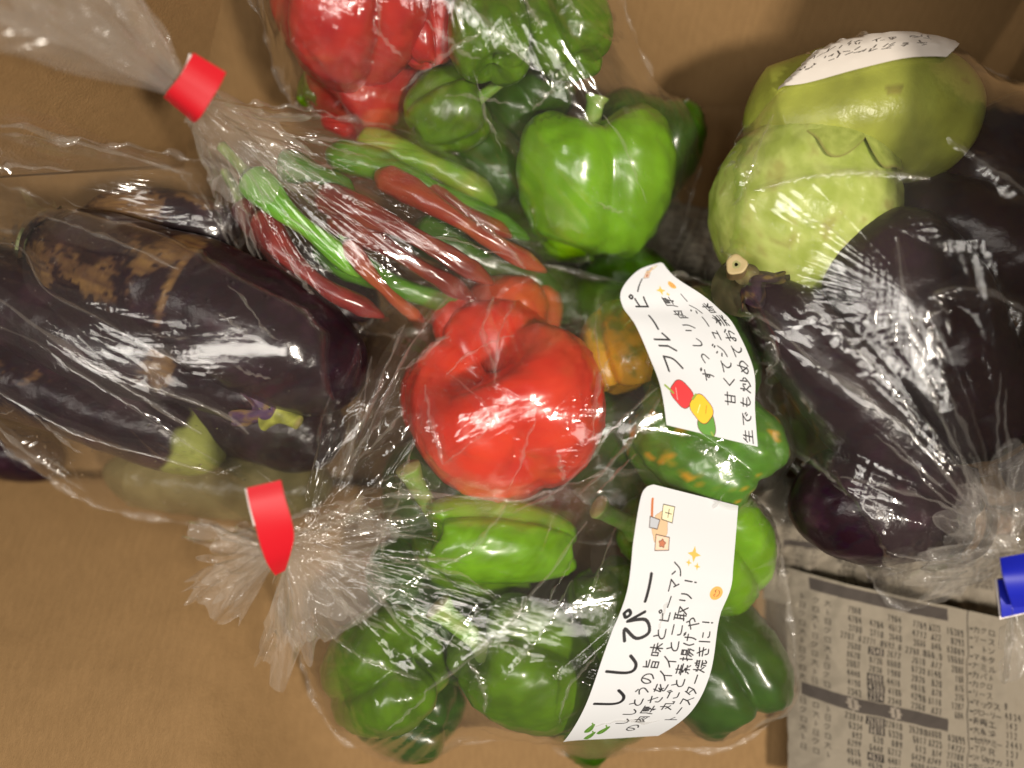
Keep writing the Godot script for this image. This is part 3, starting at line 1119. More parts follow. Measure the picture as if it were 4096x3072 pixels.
# ---------------------------------------------------------------- the scene
func _ready() -> void:
	var cam := Camera3D.new()
	cam.name = "camera"
	cam.position = Vector3(0, EYE, 0)
	cam.rotation_degrees = Vector3(-90, 0, 0)
	var at := CameraAttributesPhysical.new()
	at.frustum_focal_length = 12.0 / tan(atan(0.165 / EYE))
	at.frustum_focus_distance = 0.375
	at.frustum_near = 0.02
	at.frustum_far = 20.0
	at.exposure_aperture = 2.1
	cam.attributes = at
	cam.fov = rad_to_deg(2.0 * atan(0.165 / EYE))
	cam.near = 0.02
	cam.far = 20.0
	add_child(cam)
	cam.current = true
	var env := Environment.new()
	env.background_mode = Environment.BG_COLOR
	env.background_color = lin(0.025, 0.023, 0.021)
	env.tonemap_mode = Environment.TONE_MAPPER_LINEAR
	env.tonemap_exposure = 1.07
	env.sdfgi_enabled = true
	env.ssao_enabled = true
	env.ssil_enabled = true
	var we := WorldEnvironment.new()
	we.name = "surroundings"
	we.environment = env
	add_child(we)
	lamp("ceiling_lamp", Vector3(0.48, 1.08, 0.26), Vector2(0.11, 0.11), 1.30, lin(1.0, 0.90, 0.77))
	lamp("left_lamp", Vector3(-0.70, 1.20, 0.16), Vector2(0.46, 0.30), 0.52, lin(1.0, 0.94, 0.86))
	lamp("overhead_lamp", Vector3(-0.05, 1.20, 0.26), Vector2(0.50, 0.30), 0.46, lin(1.0, 0.93, 0.84))
	lamp("bright_ceiling", Vector3(-0.3, 1.9, 0.2), Vector2(2.4, 2.4), 0.03, lin(1.0, 0.93, 0.85))

	nz.noise_type = FastNoiseLite.TYPE_SIMPLEX_SMOOTH
	nz.frequency = 0.05
	nz.fractal_octaves = 3
	nz.seed = 4
	nc.noise_type = FastNoiseLite.TYPE_SIMPLEX_SMOOTH
	nc.frequency = 0.1
	nc.fractal_type = FastNoiseLite.FRACTAL_NONE
	nc.seed = 21
	rng.seed = 5
	materials()
	box()
	back_bag()
	left_bags()
	chilli_bag()
	fruit_bag()
	shishi_bag()
	right_bag()
	newspapers()

func lamp(called: String, at: Vector3, size: Vector2, energy: float, col: Color) -> void:
	var l := AreaLight3D.new()
	l.name = called
	l.area_size = size
	l.light_energy = energy
	l.light_color = col
	l.shadow_enabled = true
	l.area_range = 6.0
	l.area_attenuation = 2.0
	l.look_at_from_position(at, Vector3(0, -0.05, 0), Vector3(0, 0, -1))
	add_child(l)

func slab(pts: PackedVector3Array, thick: Vector3, n := 24, bow := 0.0) -> ArrayMesh:
	# a board of card: corners in turn (two along the top, two along the bottom) and its thickness
	var P := PackedVector3Array()
	var front := []
	for j in n:
		var v := float(j) / (n - 1)
		for i in n:
			var u := float(i) / (n - 1)
			var p := pts[0].lerp(pts[1], u).lerp(pts[3].lerp(pts[2], u), v)
			p += thick.normalized() * bow * (sin(u * 5.0 + v * 2.0) * 0.5 + sin(v * 4.0 + 1.0) * 0.5)
			P.append(p)
	var st := SurfaceTool.new()
	st.begin(Mesh.PRIMITIVE_TRIANGLES)
	var put := func(list): 
		for p in list:
			st.add_vertex(p)
	for j in n - 1:
		for i in n - 1:
			var a := j * n + i
			put.call([P[a], P[a + 1], P[a + n], P[a + 1], P[a + n + 1], P[a + n]])
			put.call([P[a] + thick, P[a + n] + thick, P[a + 1] + thick, P[a + 1] + thick, P[a + n] + thick, P[a + n + 1] + thick])
	st.set_smooth_group(-1)
	for k in n - 1:
		for e in [[k, k + 1], [(n - 1) * n + k + 1, (n - 1) * n + k], [(k + 1) * n, k * n], [k * n + n - 1, (k + 1) * n + n - 1]]:
			put.call([P[e[0]], P[e[0]] + thick, P[e[1]], P[e[1]], P[e[0]] + thick, P[e[1]] + thick])
	st.generate_normals()
	return st.commit()

func box() -> void:
	var o := thing("cardboard_box", "brown cardboard box holding all the bagged vegetables", "box")
	var zb := -0.1615
	part("floor", slab(PackedVector3Array([Vector3(-0.32, -0.125, -0.17), Vector3(0.32, -0.125, -0.17), Vector3(0.32, -0.125, 0.30), Vector3(-0.32, -0.125, 0.30)]), Vector3(0, -0.004, 0), 8), M.card, o)
	part("wall", slab(PackedVector3Array([Vector3(-0.34, 0.05, zb - 0.15), Vector3(0.34, 0.05, zb - 0.15), Vector3(0.34, -0.124, zb), Vector3(-0.34, -0.124, zb)]), Vector3(0, 0, -0.004), 16, 0.001), M.card, o)
	part("wall", slab(PackedVector3Array([Vector3(0.30, 0.06, -0.15), Vector3(0.30, 0.06, 0.29), Vector3(0.30, -0.124, 0.29), Vector3(0.30, -0.124, -0.15)]), Vector3(0.004, 0, 0), 16, 0.001), M.card, o)
	# the left wall leans in and ends at an upright edge before the back wall
	part("wall", slab(PackedVector3Array([spot(925, -160, -0.045), spot(-260, -200, 0.078), spot(-260, 720, 0.012), spot(738, 660, -0.104)]), Vector3(-0.002, -0.004, 0), 20, 0.001), M.card, o)
	# the right flap stands beside the eye's field, folded a little inwards
	part("flap", slab(PackedVector3Array([Vector3(0.298, 0.06, -0.30), Vector3(0.298, 0.06, 0.10), Vector3(0.200, 0.115, 0.05), Vector3(0.200, 0.110, -0.20)]), Vector3(0.0, 0.004, 0), 12, 0.001), M.card, o)
	# the near flap rises towards the eye
	var P := PackedVector3Array()
	for j in 62:
		for i in 80:
			var px := lerpf(-900.0, 4700.0, i / 79.0)
			var s := maxf(0.0, (j - 1) / 60.0)
			var back := 1905.0 + 60.0 * ss(-200.0, 2500.0, px)
			var py := lerpf(back, 3700.0, s)
			var bend := 1.0 - pow(1.0 - minf(s * 1.05, 1.0), 2.0)
			var rise := lerpf(0.088, 0.018, ss(700.0, 1500.0, px))
			var h := -0.108 + rise * bend + 0.0012 * nz.get_noise_2d(px * 0.05, py * 0.05)
			P.append(spot(px, py, h) - Vector3(0, 0.004 if j == 0 else 0.0, 0))
	part("flap", lattice(P, 80, 62, false, PackedColorArray(), false, true), M.card, o)

# tape flag round a neck: rows of [left px, py, right px, py, h]
func flag(rows: Array, mat_: Material, o: Node3D) -> void:
	var L := []
	var R := []
	for r in rows:
		L.append([r[0], r[1], r[4]])
		R.append([r[2], r[3], r[4]])
	part("tape", strip(spots(L), spots(R), 0.0005), mat_, o)

func lining(rows: Array, shift: Vector3, o: Node3D) -> void:
	var L := []
	var R := []
	for r in rows:
		L.append([r[0], r[1], r[4]])
		R.append([r[2], r[3], r[4]])
	var l := spots(L)
	var r2 := spots(R)
	for i in l.size():
		l[i] += shift
		r2[i] += shift
	part("tape_lining", strip(l, r2, 0.0003), M.white_tape, o)

func back_bag() -> void:
	held = []
	pepper("large red bell pepper in the bag against the back wall", Vector3(1390, 40, -0.022), 370, 0.85, Vector3(0.2, 0.6, -0.4), 0.4, 2, dark_red_skin, {"depth": 0.30, "lobes": 4})
	pepper("small red bell pepper with a crinkled end beside the back bag's large red one", Vector3(1700, 140, -0.030), 150, 0.9, Vector3(-0.2, 0.2, -1), 1.2, 7, dark_red_skin, {"depth": 0.4, "lobes": 5, "stem": false})
	pepper("shaded red bell pepper lowest in the back bag above the chilli bag", Vector3(1470, 330, -0.062), 230, 1.0, Vector3(-0.5, 0.4, 0.7), 0.2, 3, dark_red_skin, {"stem": false})
	pepper("dull green bell pepper standing upright next to the red one at the top edge", Vector3(1960, 110, -0.020), 200, 1.15, Vector3(0.1, 0.3, 1), 0.9, 4, green_skin, {"stem": false})
	pepper("dark wrinkled green bell pepper at the top of the back bag by the wall", Vector3(2250, 90, -0.026), 215, 1.1, Vector3(0.3, 0.2, 1), 1.9, 5, green_skin, {"depth": 0.3, "stem": false})
	pepper("pale green pepper lying under the red one in the back bag", Vector3(1790, 450, -0.048), 200, 0.85, Vector3(1, 0.1, -0.4), 2.9, 6, green_skin, {"stem": true, "stem_len": 0.9})
	pepper("small green pepper at the left end of the back bag", Vector3(1255, 350, -0.06), 75, 1.2, Vector3(-0.2, 0.2, 1), 2.9, 16, green_skin, {"stem": false})
	pepper("largest bright green bell pepper with deep ribs in the back bag", Vector3(2370, 740, -0.060), 375, 0.86, Vector3(-0.05, 0.35, -1), 0.55, 8, bright_green_skin, {"depth": 0.26, "stem_len": 0.35, "stem_w": 0.10, "taper": 0.3})
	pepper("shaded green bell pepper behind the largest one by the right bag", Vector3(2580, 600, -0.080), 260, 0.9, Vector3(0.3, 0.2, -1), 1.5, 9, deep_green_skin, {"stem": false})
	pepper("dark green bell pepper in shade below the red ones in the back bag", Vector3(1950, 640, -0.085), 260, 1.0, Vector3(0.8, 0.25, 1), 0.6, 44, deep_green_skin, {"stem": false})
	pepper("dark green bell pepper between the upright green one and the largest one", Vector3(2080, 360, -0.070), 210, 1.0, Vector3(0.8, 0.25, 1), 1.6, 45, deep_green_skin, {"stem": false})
	var o := thing("clear_bag", "clear plastic bag of red and green bell peppers against the back wall", "plastic bag", "clear bags of vegetables")
	var line := ring_of([[980, -250, -0.03], [1060, 120, -0.05], [1180, 420, -0.08], [1500, 620, -0.09], [1950, 900, -0.09], [2350, 1080, -0.09], [2680, 1000, -0.09], [2760, 640, -0.09], [2600, 330, -0.085], [2480, -20, -0.05], [2450, -250, -0.03], [1700, -300, -0.02]], 12, 3)
	var f := drape(line, 0.0022, 90, held)
	var lines: Array = [
		crease([[1500, 0, -0.04], [1650, 80, -0.04], [1920, 290, -0.05], [2120, 460, -0.05]], 0.003, 0.004), crease([[1640, 75, -0.04], [1840, -40, -0.04]], 0.003, 0.0035),
		crease([[1950, 20, -0.04], [1895, 170, -0.04], [1915, 270, -0.05]], 0.0025, 0.004), crease([[2080, 200, -0.04], [2150, 340, -0.05]], 0.003, 0.004), crease([[2200, 140, -0.04], [2290, 280, -0.05]], 0.0035, 0.004),
		crease([[2260, 440, -0.04], [2120, 580, -0.05]], 0.004, 0.003), crease([[1640, 460, -0.05], [1940, 350, -0.05]], 0.0035, 0.003)]
	part("film", film(f, line, spot(1850, 320, 0), spot(1700, -500, 0), 13.0, {"amp": 1.1, "folds": 0.8, "far": 0.07, "run": 0.9, "lines": lines}), M.film, o)
	pinches(f, lines, o)
	rim_fold(f, line, o)
	more_pinches(f, spot(1700, -500, 0), spot(1850, 320, 0), 4, 8, 0.9, 50, o)
	part("inner_film", film(f, line, spot(1850, 320, 0), spot(1700, -500, 0), 413.0, {"amp": 1.0, "run": 1.15, "folds": 0.9, "lift": -0.0006, "nu": 360, "nv": 120}), M.film, o)

func left_bags() -> void:
	held = []
	eggplant("brown scarred eggplant lying highest in the left corner of the box", [[330, 850, -0.060], [520, 840, -0.056], [740, 880, -0.058], [960, 960, -0.064]], 118, {"seed": 3.0, "fat": 0.5, "calyx": false, "scars": [[0.25, 1.6, 0.35, 2.4, 0.95], [0.62, 2.6, 0.22, 0.5, 0.9], [0.7, 0.6, 0.2, 0.4, 0.8]]})
	var o := thing("clear_bag", "half empty clear bag lying along the left wall over one scarred eggplant", "plastic bag", "clear bags of vegetables")
	var line := ring_of([[-300, 540, 0.035], [200, 560, -0.010], [700, 620, -0.055], [930, 720, -0.07], [1020, 960, -0.085], [900, 1100, -0.09], [400, 1010, -0.085], [-300, 820, -0.075]], 10, 9)
	var f := drape(line, 0.0012, 80, held)
	var lines: Array = [
		crease([[0, 660, -0.05], [400, 640, -0.05], [760, 690, -0.05]], 0.004, 0.004), crease([[720, 670, -0.05], [800, 760, -0.05], [900, 930, -0.05]], 0.005, 0.005), crease([[150, 800, -0.05], [340, 760, -0.05], [420, 740, -0.05]], 0.003, 0.004)]
	part("film", film(f, line, spot(330, 790, -0.05), spot(-500, 700, 0), 44.0, {"amp": 0.8, "run": 0.1, "folds": 0.5, "lines": lines}), M.film, o)
	pinches(f, lines, o)
	rim_fold(f, line, o)
	more_pinches(f, spot(-500, 700, 0), spot(330, 790, -0.05), 0, 5, 0.1, 51, o)
	part("inner_film", film(f, line, spot(330, 790, -0.05), spot(-500, 700, 0), 444.0, {"amp": 1.0, "run": 0.35, "folds": 0.9, "lift": -0.0006, "nu": 360, "nv": 120}), M.film, o)

	held = []
	eggplant("long purple eggplant with a golden brown scar across its middle in the left bag", [[140, 985, -0.046], [400, 1060, -0.036], [780, 1200, -0.030], [1120, 1370, -0.036], [1440, 1560, -0.050]], 262, {"seed": 1.0, "fat": 0.25, "stem_len": 0.25, "stem_up": 0.7, "stem_tone": Color(0.30, 0.34, 0.14), "cap": 0.45, "calyx_tone": Color(0.06, 0.025, 0.03),
		"scars": [[0.30, 1.75, 0.12, 0.5, 0.85], [0.42, 1.2, 0.05, 0.6, 0.9], [0.50, 1.2, 0.012, 1.0, 1.0], [0.47, 0.75, 0.03, 0.5, 0.8], [0.12, 2.0, 0.1, 0.7, 0.8]]})
	eggplant("middle dark eggplant in the left bag with a curved scar at its end", [[-350, 1060, -0.05], [0, 1180, -0.042], [400, 1360, -0.040], [800, 1530, -0.046]], 205, {"seed": 2.0, "fat": 0.1, "calyx": false, "scars": [[0.90, 1.4, 0.05, 0.7, 0.8]], "mauve": 0.6})
	eggplant("eggplant with a green stub and purple calyx pointing at the front bags", [[1120, 1650, -0.040], [960, 1580, -0.038], [700, 1480, -0.048], [350, 1330, -0.060]], 130, {"seed": 6.0, "fat": 0.2, "stem_len": 0.75, "stem_up": 0.5, "cap": 1.0, "stem_tone": Color(0.30, 0.31, 0.05), "calyx_tone": Color(0.085, 0.04, 0.10)})
	eggplant("dark eggplant low under the green stub at the right end of the left bag", [[620, 1560, -0.075], [950, 1640, -0.066], [1200, 1720, -0.066], [1360, 1790, -0.072]], 185, {"seed": 7.0, "fat": 0.1, "calyx": false, "mauve": 0.3})
	eggplant("pale tan eggplant low in the wet left bag beside the red taped front bag", [[420, 1880, -0.088], [750, 1930, -0.084], [1100, 1950, -0.084], [1330, 1920, -0.088]], 135, {"seed": 22.0, "fat": 0.1, "calyx": false, "mauve": 0.0, "tone": Color(0.20, 0.17, 0.075)})
	eggplant("lowest eggplant of the left bag, dark with a pale green tip", [[-400, 1400, -0.05], [0, 1480, -0.044], [400, 1610, -0.046], [700, 1740, -0.054], [900, 1840, -0.064]], 175, {"seed": 5.0, "fat": 0.05, "calyx": false, "mauve": 0.7, "tip": 0.84, "scars": [[0.3, 1.4, 0.2, 0.5, 0.8]]})
	eggplant("black eggplant in the dark gap at the left edge", [[-400, 1740, -0.105], [0, 1800, -0.105], [260, 1850, -0.108]], 115, {"seed": 9.0, "calyx": false})
	held.pop_back()
	o = thing("clear_bag", "wet clear bag of long eggplants filling the left side", "plastic bag", "clear bags of vegetables")
	line = ring_of([[-500, 720, -0.05], [0, 740, -0.052], [330, 860, -0.06], [800, 985, -0.065], [1150, 1160, -0.075], [1420, 1330, -0.08], [1430, 1650, -0.085], [1360, 2040, -0.088], [1080, 2130, -0.085], [760, 2090, -0.082], [420, 2030, -0.08], [180, 1900, -0.07], [-100, 1700, -0.05], [-500, 1500, -0.04]], 9, 27)
	f = drape(line, 0.0022, 110, held)
	lines = [
		crease([[-150, 1130, -0.02], [60, 1200, -0.02], [350, 1380, -0.02], [640, 1560, -0.03], [900, 1720, -0.04]], 0.00525, 0.004959),
		crease([[-100, 1240, -0.02], [250, 1380, -0.02], [440, 1490, -0.03], [700, 1640, -0.04], [950, 1830, -0.05]], 0.0045, 0.005301),
		crease([[-100, 1460, -0.03], [150, 1600, -0.03], [420, 1720, -0.04], [720, 1800, -0.05], [930, 1870, -0.05]], 0.00425, 0.00513),
		crease([[420, 1440, -0.03], [760, 1560, -0.03], [1000, 1660, -0.04], [1080, 1720, -0.05]], 0.004, 0.004104),
		crease([[0, 980, -0.03], [200, 1030, -0.03], [330, 1190, -0.03], [600, 1330, -0.03], [900, 1480, -0.04]], 0.005, 0.0038475),
		crease([[230, 880, -0.04], [560, 1000, -0.03], [820, 1110, -0.03]], 0.005, 0.002565),
		crease([[-80, 1560, -0.03], [120, 1790, -0.05], [300, 1900, -0.06]], 0.005, 0.00342),
		crease([[930, 1880, -0.05], [1030, 1840, -0.05]], 0.00375, 0.00342)]
	part("film", film(f, line, spot(480, 1430, -0.04), spot(-800, 800, 0), 71.0, {"amp": 1.1, "run": 0.52, "folds": 0.4, "far": 0.14, "long": 0.075, "short": 0.018, "lines": lines}), M.film, o)
	pinches(f, lines, o)
	rim_fold(f, line, o)
	more_pinches(f, spot(-800, 800, 0), spot(480, 1430, -0.04), 3, 9, 0.45, 52, o)
	var beads := part("water_droplets", droplets(f, 420, 3, Vector2(-0.24, -0.10), Vector2(-0.06, 0.07)), M.water, o)
	beads.set_meta("kind", "stuff")
	part("inner_film", film(f, line, spot(480, 1430, -0.04), spot(-800, 800, 0), 471.0, {"amp": 1.0, "run": 0.7, "folds": 0.9, "lift": -0.0006, "nu": 360, "nv": 120}), M.film, o)

func chilli_bag() -> void:
	held = []
	long_pepper("bright green long pepper pointing at the neck of the long pepper bag", [[985, 690, -0.026], [1120, 830, -0.02], [1290, 960, -0.02], [1450, 1110, -0.03]], 78, Color(0.11, 0.36, 0.012), Color(0.17, 0.44, 0.03))
	long_pepper("short dark green long pepper right below the red tape of its bag", [[1120, 660, -0.034], [1260, 690, -0.03], [1420, 780, -0.032]], 78, Color(0.035, 0.11, 0.008), Color(0.07, 0.19, 0.012), {"stem": false})
	long_pepper("dark green long pepper along the upper edge of the long pepper bag", [[1300, 610, -0.044], [1500, 660, -0.04], [1780, 780, -0.044], [2120, 960, -0.056]], 84, Color(0.05, 0.16, 0.008), Color(0.1, 0.25, 0.012), {"stem": false})
	long_pepper("light green long pepper with a yellowish tip under the back bag", [[1420, 580, -0.055], [1640, 630, -0.048], [1830, 710, -0.05], [1990, 820, -0.058]], 100, Color(0.16, 0.31, 0.02), Color(0.27, 0.34, 0.04), {"stem": false})
	long_pepper("brownish red long pepper lying centrally in the long pepper bag", [[1260, 770, -0.028], [1480, 860, -0.02], [1720, 980, -0.022], [1980, 1140, -0.036]], 76, Color(0.16, 0.02, 0.012), Color(0.25, 0.05, 0.018), {"stem": false})
	long_pepper("second brownish red long pepper, just below the central one", [[1310, 870, -0.03], [1500, 960, -0.024], [1700, 1080, -0.026], [1900, 1200, -0.04]], 70, Color(0.13, 0.014, 0.01), Color(0.2, 0.035, 0.015), {"stem": false})
	long_pepper("straight red long pepper running to the right end of the long pepper bag", [[1500, 690, -0.034], [1720, 810, -0.026], [1960, 960, -0.032], [2190, 1090, -0.048]], 68, Color(0.26, 0.03, 0.014), Color(0.34, 0.08, 0.025), {"stem": false})
	long_pepper("dull red long pepper between the straight one and the dark green edge", [[1650, 730, -0.046], [1850, 840, -0.042], [2050, 950, -0.05]], 62, Color(0.2, 0.02, 0.012), Color(0.28, 0.05, 0.02), {"stem": false})
	long_pepper("red long pepper at the lower left side of the long pepper bag", [[1030, 850, -0.036], [1140, 1010, -0.028], [1320, 1160, -0.028], [1540, 1270, -0.038]], 72, Color(0.18, 0.012, 0.012), Color(0.28, 0.03, 0.022), {"stem": false})
	long_pepper("thin orange red long pepper touching the front bag", [[1380, 960, -0.024], [1460, 1070, -0.02], [1570, 1190, -0.026], [1700, 1290, -0.04]], 48, Color(0.34, 0.075, 0.022), Color(0.28, 0.04, 0.016))
	long_pepper("lower green long pepper between red ones over the front bag", [[1260, 960, -0.046], [1450, 1080, -0.04], [1680, 1180, -0.042], [1950, 1240, -0.06]], 92, Color(0.05, 0.16, 0.01), Color(0.09, 0.25, 0.014), {"stem": false})
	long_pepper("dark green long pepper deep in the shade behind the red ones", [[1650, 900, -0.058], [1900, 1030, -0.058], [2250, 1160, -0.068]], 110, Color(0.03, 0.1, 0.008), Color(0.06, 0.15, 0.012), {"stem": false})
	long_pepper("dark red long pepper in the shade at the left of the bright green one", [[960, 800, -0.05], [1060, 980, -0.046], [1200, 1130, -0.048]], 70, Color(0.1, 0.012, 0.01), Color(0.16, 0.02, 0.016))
	eggplant("shaded dark eggplant in the black gap under the long pepper bag", [[820, 1010, -0.090], [1100, 1120, -0.086], [1500, 1300, -0.088]], 190, {"seed": 21.0, "calyx": false})
	held.pop_back()
	var o := thing("clear_bag", "clear bag of red and green long peppers tied with red tape", "plastic bag", "clear bags of vegetables")
	var line := ring_of([[742, 440, 0.018], [800, 405, 0.019], [880, 395, 0.012], [1120, 430, -0.02], [1480, 500, -0.05], [1880, 640, -0.065], [2180, 840, -0.075], [2420, 1060, -0.082], [2150, 1230, -0.08], [1750, 1330, -0.075], [1450, 1330, -0.072], [1180, 1200, -0.068], [960, 1060, -0.06], [880, 830, -0.045], [800, 600, -0.015]], 10, 33)
	var f := drape(line, 0.0020, 100, held)
	var lines: Array = [
		crease([[960, 560, 0], [1250, 700, -0.01], [1500, 860, -0.02]], 0.003, 0.004), crease([[850, 600, 0], [900, 760, -0.01], [1010, 870, -0.02]], 0.003, 0.004),
		crease([[1100, 980, -0.01], [1230, 1060, -0.02], [1340, 1090, -0.02]], 0.004, 0.005), crease([[1780, 780, -0.02], [1960, 930, -0.03], [2100, 1080, -0.04]], 0.003, 0.003),
		crease([[1070, 640, 0], [1120, 660, 0], [1200, 760, -0.01]], 0.003, 0.004)]
	part("film", film(f, line, spot(1350, 850, -0.03), spot(775, 400, 0.02), 5.0, {"amp": 1.25, "run": 0.62, "folds": 0.9, "far": 0.055, "lines": lines}), M.film, o)
	pinches(f, lines, o)
	rim_fold(f, line, o)
	more_pinches(f, spot(775, 400, 0.02), spot(1350, 850, -0.03), 16, 8, 0.62, 53, o)
	part("inner_film", film(f, line, spot(1350, 850, -0.03), spot(775, 400, 0.02), 405.0, {"amp": 1.0, "run": 0.87, "folds": 0.9, "lift": -0.0006, "nu": 360, "nv": 120}), M.film, o)
	# the crumpled neck below the tape and the free end above it
	part("gathered_neck", fan(spot(742, 445, 0.020), spot(820, 395, 0.022), [[850, 760, -0.012], [1000, 820, -0.012], [1150, 780, -0.010], [1250, 650, -0.012], [1230, 480, -0.02]], 9.0, 0.0052, 3.0, 0.25), M.gather, o)
	part("bag_end", fan(spot(720, 395, 0.024), spot(775, 345, 0.026), [[-260, 180, 0.085], [-120, 10, 0.090], [60, -150, 0.082], [280, -240, 0.070], [450, -260, 0.058], [560, -60, 0.044]], 7.0, 0.0062, 8.0, 0.1), M.gather, o)
	part("bag_end", fan(spot(700, 385, 0.020), spot(770, 350, 0.022), [[-60, 60, 0.07], [120, -60, 0.065], [330, -160, 0.055], [470, -120, 0.045]], 5.0, 0.0055, 28.0, 0.1), M.gather, o)
	var rows := [[775, 212, 905, 290, 0.036], [748, 258, 878, 345, 0.036], [715, 312, 845, 400, 0.0345], [672, 365, 802, 468, 0.031], [655, 388, 778, 490, 0.024]]
	flag(rows, M.red_tape, o)
	lining([[757, 215, 898, 285, 0.034], [742, 262, 868, 350, 0.034], [712, 318, 842, 410, 0.0325]], Vector3(0, 0, 0), o)

func fruit_bag() -> void:
	held = []
	pepper("large glossy red bell pepper with three lobes in the middle of the picture", Vector3(2010, 1610, -0.044), 425, 0.84, Vector3(-0.32, 0.70, -0.60), 2.5, 11, red_skin, {"depth": 0.26, "lobes": 3, "taper": 0.1, "dent": 0.5, "stem": false})
	pepper("orange red bell pepper behind the large red one under the film", Vector3(2040, 1280, -0.072), 235, 0.9, Vector3(0.1, 0.3, -1), 0.5, 12, orange_skin, {"stem": false})
	pepper("small red pepper squeezed left of the large red one", Vector3(1700, 1600, -0.070), 120, 1.2, Vector3(0.1, 0.2, -1), 0.9, 13, red_skin, {"stem": false})
	pepper("little red pepper end above the upper left lobe of the large red one", Vector3(1840, 1310, -0.050), 120, 1.2, Vector3(0.5, 0.2, 1), 0.9, 18, red_skin, {"stem": false})
	pepper("yellow bell pepper turning green beside the upper paper label", Vector3(2480, 1390, -0.050), 190, 1.0, Vector3(0.2, 0.2, 1), 0.2, 14, yellow_skin, {"depth": 0.25, "stem": false})
	pepper("green bell pepper with yellow patches below the upper paper label", Vector3(2800, 1790, -0.042), 320, 1.0, Vector3(0.7, 0.25, 0.5), 1.2, 15, turning_skin, {"depth": 0.25, "stem": false, "lobes": 4})
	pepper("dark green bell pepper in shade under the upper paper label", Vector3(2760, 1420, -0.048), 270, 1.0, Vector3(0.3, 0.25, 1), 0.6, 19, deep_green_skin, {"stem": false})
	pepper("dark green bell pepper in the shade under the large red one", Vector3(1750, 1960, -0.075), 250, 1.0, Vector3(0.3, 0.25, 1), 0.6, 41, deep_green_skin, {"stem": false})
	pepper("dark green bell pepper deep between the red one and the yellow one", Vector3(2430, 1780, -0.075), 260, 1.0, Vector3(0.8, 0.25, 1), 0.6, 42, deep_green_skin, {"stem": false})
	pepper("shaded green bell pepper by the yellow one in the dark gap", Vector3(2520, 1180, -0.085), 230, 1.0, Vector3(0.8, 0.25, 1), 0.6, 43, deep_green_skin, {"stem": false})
	var o := thing("clear_bag", "clear bag of red and yellow bell peppers with the upper paper label", "plastic bag", "clear bags of vegetables")
	var line := ring_of([[1335, 1560, -0.055], [1400, 1380, -0.055], [1540, 1240, -0.055], [1760, 1090, -0.05], [1880, 1045, -0.048], [2180, 1065, -0.05], [2500, 1130, -0.055], [2720, 1100, -0.055], [2960, 1220, -0.06], [3120, 1500, -0.065], [3140, 1850, -0.07], [3080, 2130, -0.07], [2600, 2170, -0.06], [2000, 2150, -0.05], [1500, 2130, -0.045], [1270, 2080, -0.05], [1310, 1800, -0.055]], 11, 51)
	var f := drape(line, 0.0022, 110, held)
	var patch := [[2666, 1710], [2602, 1434], [2480, 1217], [2491, 1150], [2648, 1040], [2808, 1170], [2945, 1300], [3035, 1790]]
	var keep: Array = [flat(patch.map(func(p): return [p[0], p[1], -0.004]))]
	var lines: Array = [
		crease([[1690, 1540, 0], [1720, 1680, 0], [1770, 1860, 0]], 0.003, 0.0042), crease([[1780, 1490, 0], [1840, 1530, 0], [1960, 1640, 0], [1930, 1730, 0], [1770, 1860, 0]], 0.0035, 0.003),
		crease([[1480, 1660, -0.01], [1610, 1640, -0.01], [1400, 1860, -0.01]], 0.003, 0.003), crease([[1970, 1170, -0.01], [1930, 1330, 0], [1990, 1510, 0]], 0.003, 0.004),
		crease([[2060, 1190, -0.01], [1990, 1350, 0], [1980, 1560, 0]], 0.0025, 0.004), crease([[2700, 1500, 0], [2480, 1680, 0], [2250, 1960, 0], [2050, 2090, 0]], 0.004, 0.005),
		crease([[2230, 1800, 0], [2260, 1930, 0]], 0.0025, 0.004), crease([[1870, 1060, -0.02], [1620, 1390, -0.01], [1470, 1700, -0.01], [1380, 1850, -0.02]], 0.0018, 0.002),
		crease([[1460, 1420, -0.02], [1430, 1650, -0.02], [1340, 1900, -0.02]], 0.003, 0.004), crease([[1600, 1290, -0.02], [1500, 1560, -0.02], [1400, 1760, -0.02]], 0.003, 0.004),
		crease([[2420, 1130, -0.02], [2380, 1350, -0.01], [2420, 1560, -0.01]], 0.003, 0.003), crease([[2680, 1540, 0], [2520, 1760, 0], [2330, 2000, 0]], 0.0025, 0.003)]
	part("film", film(f, line, spot(2150, 1620, -0.01), spot(1200, 2120, 0), 17.0, {"amp": 1.15, "run": -0.75, "folds": 0.45, "long": 0.05, "short": 0.019, "high": 0.003, "far": 0.07, "keep": keep, "lines": lines}), M.film, o)
	pinches(f, lines, o)
	rim_fold(f, line, o)
	more_pinches(f, spot(1200, 2120, 0), spot(2150, 1620, -0.01), 14, 10, -0.75, 54, o)
	part("inner_film", film(f, line, spot(2150, 1620, -0.01), spot(1200, 2120, 0), 417.0, {"amp": 1.0, "run": -0.5, "folds": 0.3, "long": 0.06, "short": 0.022, "lift": -0.0006, "nu": 360, "nv": 120, "keep": keep}), M.film, o)
	var lab := sheet(spots([[2666, 1700, 0.003], [2640, 1542, 0.004], [2602, 1434, 0.004], [2542, 1304, 0.004], [2490, 1225, 0.0045], [2488, 1157, 0.008], [2552, 1082, 0.011], [2640, 1051, 0.010]]),
		spots([[3031, 1787, -0.003], [3020, 1640, -0.002], [3014, 1477, -0.002], [2938, 1304, -0.003], [2873, 1233, -0.004], [2808, 1179, -0.003], [2700, 1108, 0.004], [2652, 1053, 0.0098]]), 90, 40,
		func(u, v, p): return maxf(0.0, field(f, p.x, p.z) + 0.0012 - p.y) * (1.0 - ss(0.8, 1.0, u)) + 0.0010 * sin(u * 14.0 + v * 2.0) * (1.0 - v))
	part("paper_label", lab, M.fruit, o)
